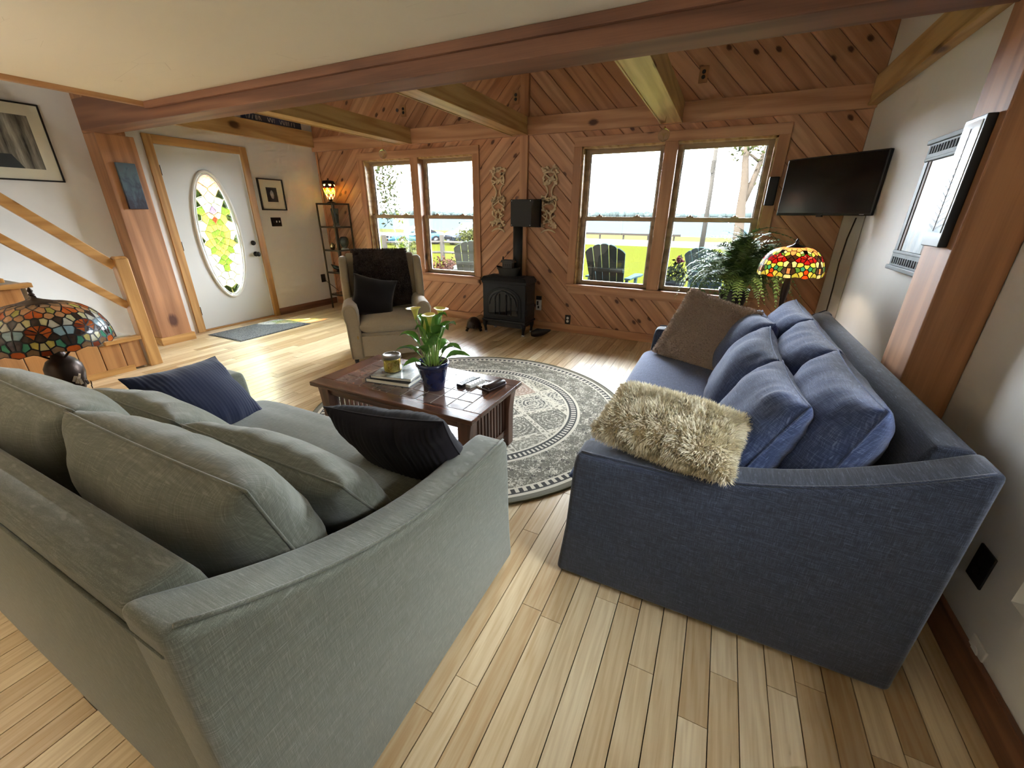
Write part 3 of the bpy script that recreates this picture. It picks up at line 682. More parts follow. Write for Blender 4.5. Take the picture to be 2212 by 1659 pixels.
_bord = t.mix(t.math('LESS_THAN', _fl.outputs['Distance'], .06), _bord, RO)
_dots = t.math('GREATER_THAN', t.math('SINE', t.math('MULTIPLY', _th, 150)), -.1)
_thin = t.mix(_dots, CR, CH)
_lim = [(0,'field'),(.72,CR),(.735,CH),(.75,'thin'),(.785,CH),(.795,CR),(.815,'bord'),(1.055,CR),(1.067,'thin'),(1.10,CH),(1.11,CR),(1.13,'#6d6755')]
_c = _field
for r_, k_ in _lim[1:]:
    _c = t.mix(t.math('GREATER_THAN', _r2, r_), _c, {'thin':_thin,'bord':_bord}.get(k_, k_))
_pl = t.noise(_v, 260, 2)
t.P(Base_Color=t.mix(t.math('MULTIPLY', _pl, .35), _c, '#4f4a40'), Roughness=.95, Specular_IOR_Level=.1, Sheen_Weight=.2); t.bump(_pl, .4, .003)
m_edge = plain('rug_binding', '#57543c', .95, noise=.2)
rug = tag(MB().lathe([(0.001,.001),(1.165,.001),(1.165,.009),(1.155,.0105),(.001,.0105)], 96, cap=False).build('round_rug', m_pile.m, loc=(-1.5,2.4,0)), 'round grey and cream persian-pattern rug under the coffee table', 'rug')
MB().tube([(1.168*math.cos(2*pi*k/96),1.168*math.sin(2*pi*k/96),.006) for k in range(97)], .0065, 6, False).build('bound_edge', m_edge, rug, True)
m_mat = NT('door_mat'); _n = m_mat.noise(m_mat.vec('pos'), 190, 2); m_mat.P(Base_Color=m_mat.ramp(_n, [(.35,'#2c2e33'),(.5,'#55585f'),(.68,'#9b9d9f')]), Roughness=.95).bump(_n, .8, .004)
mt = tag(MB().b2(-5.35,-4.755,2.69,3.6,.001,.009).build('door_mat', m_mat.m, bevel=.003), 'flecked grey door mat on the floor inside the front door', 'mat')
MB().b2(-5.365,-4.74,2.675,3.615,.0005,.004).build('rubber_border', m_black, mt)
# ------------------------------------------------------------------ coffee table
m_tabX = wood('walnut_x', '#684534', '#3e2519', 0, ring=7, var=.2, rough=.22, coat=.5)
m_tabY = wood('walnut_y', '#684534', '#3e2519', 1, ring=7, var=.2, rough=.22, coat=.5)
m_tabZ = wood('walnut_z', '#63402f', '#3b2217', 2, ring=7, var=.2, rough=.3, coat=.3)
t = NT('slate_tile'); _r = t.rnd(); _v = t.vec('pos', rnd=_r); _n = t.noise(_v, 22, 4, .6)
t.P(Base_Color=t.mix(_n, t.ramp(_r, [(0,'#4c4643'),(.4,'#5d4a44'),(.75,'#3f4042')]), '#7d6358'), Roughness=t.math('ADD', .12, t.math('MULTIPLY', _n, .2)), Coat_Weight=.6, Coat_Roughness=.08); t.bump(_n, .15, .003); m_slate = t.m
m_grout = plain('pale_grout', '#b9b6ae', .3)
TX0, TX1, TY0, TY1, TZ = -2.09, -.95, 1.51, 2.10, .425
ct = thing('coffee_table', 'dark mission-style coffee table with slate tile top and slatted ends', 'table', (0,0,0))
f = .088
for q in ((TY0,TY0+f),(TY1-f,TY1)): MB().b2(TX0, TX1, *q, TZ-.026, TZ).build('top_rail', m_tabX, ct, bevel=.004)
for q in ((TX0,TX0+f+.02),(TX1-f-.02,TX1)): MB().b2(*q, TY0+f, TY1-f, TZ-.026, TZ).build('top_rail', m_tabY, ct, bevel=.004)
gx0, gx1, gy0, gy1 = TX0+f+.02, TX1-f-.02, TY0+f, TY1-f
MB().b2(gx0, gx1, gy0, gy1, TZ-.026, TZ-.0035).build('grout_bed', m_grout, ct)
nx, ny = 9, 4; tw, tl = (gx1-gx0)/nx, (gy1-gy0)/ny
tm = MB().box((0,0,-.005),(tw-.006,tl-.006,.01),taper=(.985,.985)).mesh('tile', m_slate)
for i in range(nx):
    for j in range(ny):
        o = link('tile', tm, ct); o.location = (gx0+(i+.5)*tw, gy0+(j+.5)*tl, TZ-.0005+R.uniform(-.0006,.0006)); o.rotation_euler = (R.uniform(-.004,.004), R.uniform(-.004,.004), 0)
for lx in (TX0+.075, TX1-.075):
    for ly in (TY0+.065, TY1-.065):
        sx = 1 if lx > -1.5 else -1
        q = [(-.033,0),(.033,0),(.03,.25),(.034,.33),(.05,.395),(-.05,.395),(-.034,.33),(-.03,.25)] if False else [(-.033,0),(.033,0),(.033,.2)]+[(.033+.022*(i/6)**2, .2+.2*i/6) for i in range(1,7)]+[(-.033,.4)]
        if sx < 0: q = [(-a,b) for a,b in q][::-1]
        MB().prism([(lx+a, .011+b*.975) for a,b in q], ly-.033, ly+.033, 1).build('leg', m_tabZ, ct, bevel=.004)
for ly in (TY0+.06, TY1-.06): MB().b2(TX0+.1, TX1-.1, ly-.012, ly+.012, TZ-.085, TZ-.026).build('apron', m_tabX, ct, bevel=.003)
for lx in (TX0+.075, TX1-.075):
    MB().b2(lx-.012, lx+.012, TY0+.09, TY1-.09, TZ-.07, TZ-.026).build('end_apron', m_tabY, ct, bevel=.003)
    MB().b2(lx-.014, lx+.014, TY0+.09, TY1-.09, .075, .125).build('stretcher', m_tabY, ct, bevel=.003)
    sm = MB().b2(-.008,.008,-.009,.009,.125,TZ-.07).mesh('slat', m_tabZ)
    for k in range(11):
        o = link('slat', sm, ct); o.location = (lx, TY0+.115+(TY1-TY0-.23)*k/10, 0)
MB().b2(TX0+.09, TX1-.09, TY0+.12, TY1-.12, .10, .12).build('lower_shelf', m_tabX, ct, bevel=.003)

# things on the table
m_cover1 = plain('book_cover_dark', '#23252a', .25); m_cover2 = plain('book_cover_slate', '#3c4450', .3); m_paper = plain('book_pages', '#d9d3c2', .8, noise=.06)
m_coverpic = NT('book_cover_photo'); _n = m_coverpic.noise(m_coverpic.vec('obj'), 9, 4, .6); m_coverpic.P(Base_Color=m_coverpic.ramp(_n, [(.35,'#40464a'),(.5,'#8f9a98'),(.65,'#c9cfcb')]), Roughness=.12, Coat_Weight=.6)
def book(label, loc, rz, w, d, h, cover, top):
    b = thing('book', label, 'book', loc, rz, 'books on the coffee table')
    MB().b2(-w/2,w/2,-d/2,d/2,0,.003).b2(-w/2,-w/2+.004,-d/2,d/2,0,h).build('cover', cover, b, bevel=.001)
    MB().b2(-w/2,w/2,-d/2,d/2,h-.003,h).build('front_board', top, b, bevel=.001)
    MB().b2(-w/2+.004,w/2-.006,-d/2+.005,d/2-.005,.003,h-.003).build('page_block', m_paper, b)
book('thick coffee-table book at the bottom of the stack of two', (-1.655,1.80,TZ+.0005), math.radians(8), .30, .24, .026, m_cover2, m_cover1)
book('glossy photo book on top of the stack, candle jar on it', (-1.645,1.805,TZ+.027), math.radians(12), .27, .22, .02, m_cover1, m_coverpic.m)
m_jarglass = glass_thin('jar_glass', (.97,.98,.96,1), .02)
m_wax = NT('yellow_wax_beads'); _vo = m_wax.n('TexVoronoi', {'Vector':m_wax.vec('obj'),'Scale':110.0}); m_wax.P(Base_Color=m_wax.ramp(_vo.outputs['Distance'], [(0,'#f0e07a'),(.6,'#cdb53c'),(1,'#8d7a24')]), Roughness=.4, Subsurface_Weight=.2).bump(_vo.outputs['Distance'], -.8, .004)
jar = thing('candle_jar', 'glass jar of yellow beads with grey lid on the books', 'jar', (-1.675,1.785,TZ+.0475))
MB().lathe([(.044,0),(.052,.004),(.053,.02),(.053,.085),(.05,.095)], 28, cap=False).build('jar_glass', m_jarglass, jar, True)
MB().lathe([(.047,.006),(.049,.012),(.049,.07),(.045,.074),(0.001,.076)], 28).build('yellow_filling', m_wax.m, jar, True)
MB().lathe([(.056,.088),(.056,.106),(.053,.110),(.044,.111),(.042,.107),(.001,.107)], 28).build('lid', plain('jar_lid','#6d655c',.35,.2), jar, True)
m_pot = NT('cobalt_glaze'); _n = m_pot.noise(m_pot.vec('obj'), 30, 3); m_pot.P(Base_Color=m_pot.mix(_n, '#0c1433', '#1d2b5a'), Roughness=.12, Coat_Weight=.7)
m_soil = plain('potting_soil', '#241a13', .95, noise=.4)
m_leaf = NT('calla_leaf'); _n = m_leaf.noise(m_leaf.vec('pos'), 30, 3); m_leaf.P(Base_Color=m_leaf.mix(_n, '#3f6a2c', '#6f9c47'), Roughness=.25, Subsurface_Weight=0)
m_stem = plain('calla_stem', '#86a24e', .4); m_spathe = NT('calla_spathe'); _z = m_spathe.n('SeparateXYZ', {0:m_spathe.vec('uv')}).outputs[1]; m_spathe.P(Base_Color=m_spathe.ramp(_z, [(0,'#9fae4a'),(.35,'#d8cf62'),(1,'#ece08a')]), Roughness=.4)
cl = thing('potted_calla_lily', 'yellow calla lilies in a cobalt blue glazed pot on the coffee table', 'plant', (-1.365,1.775,TZ))
MB().lathe([(.054,0),(.06,.004),(.07,.06),(.082,.115),(.088,.138),(.095,.143),(.096,.162),(.089,.165),(.08,.158),(.076,.12)], 36, cap=True).build('pot', m_pot.m, cl, True)
MB().lathe([(.079,.135),(.04,.143),(.001,.145)], 24).build('soil', m_soil, cl, True)
def bez(a, b, c, n=10): a,b,c = Vector(a),Vector(b),Vector(c); return [a*(1-t)**2+b*2*t*(1-t)+c*t*t for t in [i/n for i in range(n+1)]]
def leaf_mb(pts, w, cup=.25, twist=0, nv=6, shape=None):
    m = MB(); n = len(pts)-1; V = []
    for i, p in enumerate(pts):
        t = i/n; T = (pts[min(i+1,n)]-pts[max(i-1,0)]).normalized(); s = T.cross(Vector((0,0,1)))
        s = s.normalized() if s.length > .05 else Vector((1,0,0)); nn = s.cross(T).normalized()
        q = twist*t; s, nn = s*math.cos(q)+nn*math.sin(q), nn*math.cos(q)-s*math.sin(q)
        ww = w*(shape(t) if shape else math.sin(pi*min(1, .04+t*.96)**.8)**.9)
        for j in range(nv+1):
            u = j/nv*2-1; V.append(p+s*u*ww/2+nn*cup*ww*u*u+nn*.04*ww*math.sin(u*9+t*14))
    m.add(V, [(i*(nv+1)+j, i*(nv+1)+j+1, (i+1)*(nv+1)+j+1, (i+1)*(nv+1)+j) for i in range(n) for j in range(nv)]); return m
rl_ = random.Random(21)
LEAVES = [(-175,.20,.10,.05),(-150,.17,.03,.045),(170,.19,.17,.05),(-20,.19,.12,.055),(10,.22,.05,.05),(35,.16,.22,.07),(75,.13,.26,.06),(120,.12,.24,.055),(-60,.12,.2,.06),(-95,.1,.17,.065),(-120,.13,.12,.055),(150,.1,.27,.05),(-40,.15,.24,.07),(60,.17,.1,.05),(-5,.10,.29,.06),(-165,.08,.22,.06),(95,.18,.15,.055)]
for (a, r_, h_, w_) in LEAVES:
    a = math.radians(a+26); d = Vector((math.cos(a), math.sin(a), 0))
    p = bez(d*.025+Vector((0,0,.12)), d*(r_*.45)+Vector((0,0,.12+h_*1.15+.06)), d*r_+Vector((0,0,.13+h_)), 12)
    k = leaf_mb(p[4:], w_*1.25, .22, rl_.uniform(-.5,.5)); lf = k.build('leaf', m_leaf.m, cl, True)
    MB().tube(p[:6], [.004,.004,.0037,.0035,.003,.0025], 6).build('leaf_stalk', m_stem, lf, True)
for k, (dx, dy, hz, fa) in enumerate(((-.078,-.02,.47,200),(.0,.0,.44,-70),(.045,.04,.47,-10),(-.045,.01,.385,100))):
    base = Vector((dx*.25, dy*.25, .12)); top = Vector((dx, dy, hz-.07)); bud = k == 3
    p = bez(base, (dx*.5, dy*.4, .3), top, 10)
    fl = MB().tube(p, .0048, 8).build('flower_stem', m_stem, cl, True)
    m = MB(); m.uv = []; fr = math.radians(fa)
    hh = .085; nu_, nv_ = 24, 10
    def spa(u, v):
        a = 2*pi*u; r_ = (.006+.015*v+.012*v**5) if not bud else .009*math.sin(pi*(.12+.85*v))
        lip = 1+.55*max(0, math.cos(a-fr))*v**3*(0 if bud else 1)
        z = hh*v*(1-.10*(1-math.cos(a-fr))*v)-(.012*v**6*(1+math.cos(a-fr)) if not bud else 0)
        return top+Vector((math.cos(a)*r_*lip, math.sin(a)*r_*lip, z))
    m.grid(spa, nu_, nv_, True); m.uv = [(i/nu_, j/nv_) for j in range(nv_+1) for i in range(nu_)]
    m.build('spathe', m_spathe.m, fl, True)
    if not bud: MB().tube([top+Vector((0,0,.012)), top+Vector((0,0,.05))], [.0035,.003], 8).build('spadix', plain('spadix%d'%k,'#d8b83a',.6), fl, True)
# remotes
def remote(name, label, loc, rz, w, d, h, mb, mk, rows, cols):
    r_ = thing(name, label, 'remote', loc, math.radians(rz), 'remote controls on the coffee table')
    MB().b2(-w/2,w/2,-d/2,d/2,0,h).build('body', mb, r_, bevel=.004, seg=3)
    m = MB()
    for i in range(rows):
        for j in range(cols): m.box(((j-(cols-1)/2)*w*.62/max(1,cols-1) if cols > 1 else 0, -d*.34+i*d*.68/max(1,rows-1), h+.0008),(w*.16,d*.045,.002))
    m.build('buttons', mk, r_)['kind'] = 'stuff'
m_blk = plain('remote_black', '#141416', .3); m_wht = plain('remote_white', '#dcdad4', .35); m_gry = plain('remote_keys', '#6f7276', .5)
remote('remote_control', 'long black remote control nearest the blue pot', (-1.225,1.93,TZ), -10, .045, .17, .018, m_blk, m_gry, 8, 3)
remote('remote_control', 'white remote control between the two black ones', (-1.175,1.925,TZ), -12, .042, .13, .02, m_wht, m_gry, 5, 2)
remote('remote_control', 'small flat white remote control on the tiles', (-1.122,1.93,TZ), -25, .04, .085, .01, m_wht, m_gry, 3, 2)
gc = thing('glasses_case', 'dark brown domed glasses case at the end of the remotes', 'case', (-1.05,1.925,TZ), math.radians(-14))
MB().prism([(-.03,0),(.03,0),(.032,.02),(.026,.034),(.012,.04),(-.012,.04),(-.026,.034),(-.032,.02)], -.075, .075, 1).build('shell', plain('brown_leather','#2a1d18',.25,coat_weight=0) if False else plain('brown_leather','#2a1d18',.22), gc, True, bevel=.006)
MB().b2(-.0335,.0335,-.0765,.0765,.018,.0205).build('seam', m_steel, gc)

# ------------------------------------------------------------------ armchair
m_chair = linen('beige_upholstery', '#a89b86', '#b9ad99', '#94876f', body=True, sc=1.6, amt=.3)
ac = thing('armchair', 'beige wingback recliner turned towards the room, fur throw over its back', 'armchair', (-2.75,2.95,0), math.radians(45))
W2 = .42
for s in (-1, 1):
    prof = []   # front view arm: rolled, flaring top
    x0 = s*(W2-.145); sh = [(0,.05),(0,.50),(.012,.555),(.045,.585),(.09,.585),(.13,.56),(.148,.52),(.14,.46),(.125,.40),(.115,.05)]
    a = MB().prism([(x0+s*px-s*.01, pz) for px, pz in (sh if s > 0 else sh[::-1])], 0, .62, 1)
    a = a.build('arm', m_chair, ac, True, bevel=.018, seg=4)
    fp = [(x0+s*px*.8+s*.005, .06+(pz-.05)*.95) for px, pz in (sh if s > 0 else sh[::-1])]
    MB().tube([(p[0], -.004, p[1]) for p in fp]+[(fp[0][0],-.004,fp[0][1])], .004, 6, False).build('piping', m_chair, a, True)
    wing = [(.40,.50),(.36,.62),(.40,.80),(.47,.93),(.52,.965),(.62,.965),(.70,.93),(.66,.55),(.60,.48)]
    MB().prism([(y, z) for y, z in wing], s*.365-.036, s*.365+.036, 0).build('wing', m_chair, ac, True, bevel=.024, seg=4)
    for yy in (.06,.62): MB().lathe([(.018,0),(.022,.05)], 12, (s*.34, yy, 0)).build('foot', m_black, ac)
bk = [(.46,.40),(.50,.55),(.545,.80),(.575,.97),(.60,.995),(.66,.985),(.70,.94),(.66,.60),(.62,.2),(.56,.2)]
MB().prism(bk, -.335, .335, 0).build('back', m_chair, ac, True, bevel=.022, seg=4)
MB().b2(-.275,.275,.03,.6,.08,.30).build('base', m_chair, ac, bevel=.015, seg=3)
MB().b2(-.272,.272,.0,.05,.07,.275).build('footrest_panel', m_chair, ac, True, bevel=.018, seg=4)
def seatfn(u, v, top):
    x = (u*2-1)*.275; y = -.01+v*.5; eu, ev = abs(u*2-1), abs(v*2-1); c = ((1-eu**8)*(1-ev**8))**.5 if eu < 1 and ev < 1 else 0
    return (x, y, .365+(1 if top else -1)*.075*c+(.022*(1-eu*eu)*(1-ev**4) if top else 0))
Q = lambda a: .5-.5*math.cos(pi*a)
m = MB().grid(lambda a,b: seatfn(Q(a),Q(b),True), 26, 20); m.grid(lambda a,b: seatfn(Q(a),Q(b),False), 26, 20); m.build('seat_cushion', m_chair, ac, True)
MB().b2(-.305,-.295,-.004,.01,.255,.285).build('zip_pull', m_brass, ac)
# fur throw hung over the back
m_throw = fur_mat('brown_fur', '#2b1f1b', '#5e4a40', '#3f302a'); m_throw0 = NT('brown_fur_hide'); _n = m_throw0.n('SeparateXYZ', {0:m_throw0.vec('obj')}).outputs[2]
m_throw0.P(Base_Color=m_throw0.ramp(m_throw0.math('ADD', m_throw0.math('SUBTRACT', _n, .4), m_throw0.math('MULTIPLY', m_throw0.noise(m_throw0.vec('obj'), 5, 3), .25)), [(.1,'#33261f'),(.28,'#5d4b3f'),(.38,'#2d211d'),(.55,'#2b1f1c'),(.75,'#54453d')]), Roughness=.95)
th_ = thing('fur_throw', 'dark brown fur throw draped over the back of the armchair', 'throw', (-2.75,2.95,0), math.radians(45))
pathp = [(.475,.46),(.487,.52),(.505,.62),(.53,.76),(.548,.88),(.56,.97),(.582,1.012),(.63,1.018),(.685,.985),(.715,.90),(.70,.80)]
def thf(u, v):
    q = v*(len(pathp)-1); i = min(int(q), len(pathp)-2); fq = q-i
    y = pathp[i][0]*(1-fq)+pathp[i+1][0]*fq; z = pathp[i][1]*(1-fq)+pathp[i+1][1]*fq
    x = (u*2-1)*(.275+.012*math.sin(v*9)); return (x, y-.016+noise.noise(Vector((x*9,z*7,2)))*.008, z+(.012*math.sin(u*7+1) if v < .02 else 0)+.008*noise.noise(Vector((x*8,3,z))))
m = MB().grid(thf, 26, 30); hide = m.build('hide', m_throw0.m, th_, True)
mdl = hide.modifiers.new('thick','SOLIDIFY'); mdl.thickness = .012; mdl.offset = 1
for p in hide.data.polygons:
    pass
bmh = bmesh.new(); bmh.from_mesh(hide.data)
for fc in bmh.faces:
    c = fc.calc_center_median()
    if fc.normal.dot(Vector((0, c.y-.66, c.z-.75))) < 0: fc.normal_flip()
bmh.to_mesh(hide.data); bmh.free(); mdl.offset = -1
fur(hide, m_throw, 20000, .02, 12, .0, .0016, spread=.6, center=(0,.66,.72))
m_bp = plain('black_pillow_cloth', '#141013', .95, spec=.1, Sheen_Weight=.4)
o = pillow('black_pillow', m_bp, .42, .42, .14, n=22, edge=.5, pinch=.12, wr=.006, seed=15)
basis(o, (-3.015,3.055,.60), -42, 26, -14); tag(o, 'plain black pillow leaning in the corner of the armchair', 'pillow')
# ------------------------------------------------------------------ cast iron stove, pipe and hearth things
sx0, sx1, sy0, sy1, szt = -2.54, -1.93, 4.33, 4.66, .685
sv = thing('stove', 'black cast iron gas stove with arched glass front against the window wall', 'stove', (0,0,0))
xm_ = (sx0+sx1)/2
MB().b2(sx0+.02, sx1-.02, sy0+.03, sy1-.01, .17, .615).build('firebox', m_iron, sv, bevel=.012, seg=3)
MB().b2(sx0+.01, sx1-.01, sy0+.02, sy1, .61, .635).box((xm_,(sy0+sy1)/2,.66),(sx1-sx0,sy1-sy0,.05),taper=(.9,.84)).build('top_plate', m_iron, sv, bevel=.008, seg=3)
for k in range(7): MB().b2(xm_-.22, xm_+.22, sy0+.05+k*.017, sy0+.056+k*.017, .684, .689).build('grille_bar', m_iron, sv)
MB().b2(sx0+.01, sx1-.01, sy0+.015, sy1-.0, .145, .175).build('base_plate', m_iron, sv, bevel=.008)
MB().b2(sx0+.06, sx1-.06, sy0+.04, sy1-.04, .09, .146).build('ash_pan', m_black, sv)
def arch(x, z0, w, h, n=14): return [(x-w, z0), (x+w, z0)]+[(x+w*math.cos(pi*k/n), z0+h-w*.75+w*.75*math.sin(pi*k/n)) for k in range(n+1)]
m_fire = plain('stove_glass', '#0b0c12', .06, spec=.8)
MB().prism(arch(xm_, .215, .235, .355), sy0+.018, sy0+.032, 1).build('door', m_iron, sv, bevel=.005)
MB().prism(arch(xm_, .245, .195, .30), sy0+.012, sy0+.019, 1).build('door_glass', m_fire, sv)
def bar(pts, r_=.006): return MB().tube(pts, r_, 6)
for dx in (-.105,-.045,.045,.105): bar([(xm_+dx, sy0+.008, .245), (xm_+dx, sy0+.008, .52-abs(dx)*.6)], .008 if abs(dx) < .05 else .006).build('tracery_bar', m_iron, sv, True)
for s in (-1,1): bar([(xm_+s*.105*math.cos(a), sy0+.008, .41+.12*math.sin(a)) for a in [pi/2*i/8 for i in range(9)]]).build('tracery_arch', m_iron, sv, True)
for s in (-1,1): bar([(xm_+s*(.18-.135*(1-math.cos(a))), sy0+.008, .36+.15*math.sin(a)) for a in [pi/2*i/8 for i in range(9)]]).build('tracery_arch', m_iron, sv, True)
for z in (.24,.40): MB().b2(sx1-.021, sx1-.012, sy0+.07, sy1-.05, z, z+.13).build('side_panel', m_iron, sv, bevel=.006)
for lx in (sx0+.05, sx1-.05):
    for ly in (sy0+.045, sy1-.04):
        s = 1 if lx > xm_ else -1
        MB().tube([(lx,ly,.15),(lx+s*.012,ly-.01,.11),(lx+s*.006,ly-.004,.06),(lx,ly,.02)], [.032,.026,.016,.017], 10).build('leg', m_iron, sv, True)
        MB().lathe([(.022,0),(.022,.008),(.014,.022)], 12, (lx,ly,0)).build('leveling_foot', m_steel, sv, True)
fp = thing('flue', 'black stove pipe rising to a square wall thimble box', 'pipe', (0,0,0))
MB().tube([(-2.168,4.6,.684),(-2.168,4.6,1.26)], .056, 24).build('pipe', m_black, fp, True)
MB().b2(-2.235,-1.975,4.535,4.795,1.24,1.525).build('thimble_box', m_black, fp, bevel=.004)
MB().b2(-2.245,-1.965,4.79,4.80,1.23,1.535).build('wall_plate', m_iron, fp)
for xx in (-2.22,-1.99):
    for zz in (1.255,1.51): MB().lathe([(.006,0),(.004,.004)], 8).build('screw', m_steel, fp, rot=(pi/2,0,0), loc=(xx,4.535,zz))
# iron ark-shaped steamer on the stove
m_pew = plain('weathered_pewter', '#3b3c3c', .45, .5, noise=.3)
ks = thing('steamer', 'dark cast metal boat-shaped steamer standing on the stove top', 'steamer', (-2.235,4.485,.689))
def hull(u, v):
    a = 2*pi*u; r_ = .105+.035*v**1.5; return (math.cos(a)*r_*1.12, math.sin(a)*r_*.55, v*.09+.02*abs(math.cos(a))**3*v)
MB().grid(hull, 28, 6, True).add([(math.cos(2*pi*k/28)*.118,math.sin(2*pi*k/28)*.058,.001) for k in range(28)], [tuple(range(28))]).build('hull', m_pew, ks, True)
MB().prism([(math.cos(2*pi*k/20)*.15,math.sin(2*pi*k/20)*.075) for k in range(20)], .078, .088).build('deck', m_pew, ks, True)
MB().box((0,0,.12),(.13,.07,.07)).prism([(-.085,.155),(.085,.155),(.07,.185),(-.07,.185)], -.045, .045, 1).build('cabin', m_pew, ks, bevel=.004)
for s in (-.07,.07): MB().lathe([(.004,0),(.012,.012),(.007,.028),(.009,.036),(0,.04)], 8, (s,0,.18)).build('finial', m_pew, ks, True)
for k in range(5): MB().box((-.05+k*.025,-.037,.125),(.012,.006,.03)).build('port', m_black, ks)
# things on the floor by the stove
m_brnz = plain('brown_bronze', '#2d211c', .28, .6, noise=.4)
tb = thing('bronze_turtle', 'dark bronze turtle sculpture on the floor at the stove corner', 'sculpture', (-2.66,4.36,0), math.radians(-60))
def shell(u, v):
    a = 2*pi*u; q = math.cos(v*pi/2); return (math.cos(a)*.12*q, math.sin(a)*.095*q, .05+.12*math.sin(v*pi/2)+.006*math.sin(a*6)*q*math.sin(v*pi))
MB().grid(shell, 26, 8, True).add([(math.cos(2*pi*k/26)*.12,math.sin(2*pi*k/26)*.095,.05) for k in range(26)], [tuple(range(26))]).build('shell', m_brnz, tb, True)
MB().tube([(.10,0,.06),(.145,0,.085),(.18,0,.09),(.2,0,.08)], [.02,.024,.028,.012], 10).build('head', m_brnz, tb, True)
for sx_, sy_ in ((.07,.08),(.07,-.08),(-.07,.08),(-.07,-.08)): MB().tube([(sx_*.7,sy_*.7,.06),(sx_,sy_,.03),(sx_*1.2,sy_*1.15,.008)], [.02,.016,.018], 8).build('leg', m_brnz, tb, True)
sh = thing('conch_shell', 'pale brown shell resting on the floor behind the turtle', 'shell', (-2.80,4.63,0), math.radians(30))
MB().tube([(0,0,.06),(.03,.01,.065),(.07,.02,.07),(.11,.02,.05),(.15,.02,.03)], [.012,.04,.062,.045,.01], 14).build('body', plain('shell_tan','#8a6a4c',.6,noise=.4), sh, True)
MB().tube([(0,0,.06),(-.02,0,.075),(-.045,0,.1)], [.02,.014,.003], 10).build('spire', plain('shell_tip','#5d3c28',.6), sh, True)
sp = thing('iron_shoe', 'black cast iron slipper-shaped boot scraper by the stove leg', 'doorstop', (-1.80,4.46,0), math.radians(35))
def slip(u, v):
    a = 2*pi*u; x_ = -.1+.24*v; r_ = .052*(math.sin(pi*min(1,.1+v*.88)))**.55*(1-.25*v); return (x_, math.cos(a)*r_, max(.0, .042+math.sin(a)*r_*(.75+.35*(1-v))+.012*v*v*3))
MB().grid(lambda u,v: slip(u, v), 18, 14, True).build('body', m_black, sp, True)
MB().tube([(-.07,-.02,.07),(-.02,-.03,.09),(.03,-.02,.085),(.03,.02,.085),(-.02,.03,.09),(-.07,.02,.07)], .006, 6).build('rim', m_iron, sp, True)

# ------------------------------------------------------------------ switch plates and outlets
def outlet(label, loc, face, plate, recept, w=.07, h=.115, kind='duplex', group=None):
    """face: '-y' on window wall, '+x' on door wall, '-x' on right wall"""
    rz = {'-y':0, '+x':pi/2, '-x':-pi/2}[face]
    o = thing('wall_outlet' if kind == 'duplex' else 'light_switch', label, 'outlet' if kind == 'duplex' else 'switch', loc, rz, group)
    MB().b2(-w/2,w/2,-.007,0,-h/2,h/2).build('plate', plate, o, bevel=.003)
    if kind == 'duplex':
        for z in (-.02,.02): MB().lathe([(.0165,0),(.0165,.003),(0.001,.003)], 16).build('socket', recept, o, rot=(pi/2,0,0), loc=(0,-.007,z))
    else:
        for k in range(3): MB().box(((k-1)*w*.28,-.011,.004),(.01,.012,.022),(.4 if k else -.4,0,0)).build('toggle', recept if k else m_black, o)
    return o
outlet('black plate outlet with white sockets low on the pine wall', (-1.572,YF-.002,.158), '-y', m_blackplate, m_whiteplastic)
wo = plain('wood_plate', '#b08058', .5)
for xx, lb in ((-2.32,'wooden outlet plate above the ledger next to the centre batten'), (-3.885,'wooden outlet plate above the ledger over the armchair window'), (-.42,'wooden outlet plate above the ledger over the lake window')):
    outlet(lb, (xx,YF-.002,2.56), '-y', wo, m_black, .075, .13, group='outlets above the ledger')
tag(MB().lathe([(.02,0),(.02,.004),(.001,.004)], 16).build('cable_cap', plain('grey_cap','#5a5358',.5), rot=(pi/2,0,0), loc=(-3.985,YF-.001,2.575)), 'small round grey cap on the upper wall beside an outlet', 'cap')
outlet('brown triple switch plate on white wall below small framed photo', (XL,4.005,1.25), '+x', m_blackplate, m_whiteplastic, .15, .115, 'switch')
outlet('black outlet plate on the white wall beside the metal shelf', (XL,4.62,.42), '+x', m_black, m_blackplate, .08, .12)
outlet('black outlet plate on the white wall behind navy sofa corner', (XR,1.55,.33), '-x', m_black, m_blackplate, .085, .125)
outlet('blank white wall plate low on the right wall near the baseboard', (XR,1.40,.10), '-x', m_white, m_white, .075, .118)
wt = thing('wall_thermostat', 'white stove remote receiver with black top on the pine wall', 'control', (-1.965,YF-.001,.325))
MB().b2(-.035,.035,-.025,0,-.085,.045).build('body', m_whiteplastic, wt, bevel=.004)
MB().b2(-.035,.035,-.025,0,.046,.092).build('black_top', m_black, wt, bevel=.004)
MB().b2(-.022,.0,-.027,-.024,-.02,.03).b2(-.01,.012,-.027,-.024,-.06,-.03).build('dark_marks', m_black, wt)

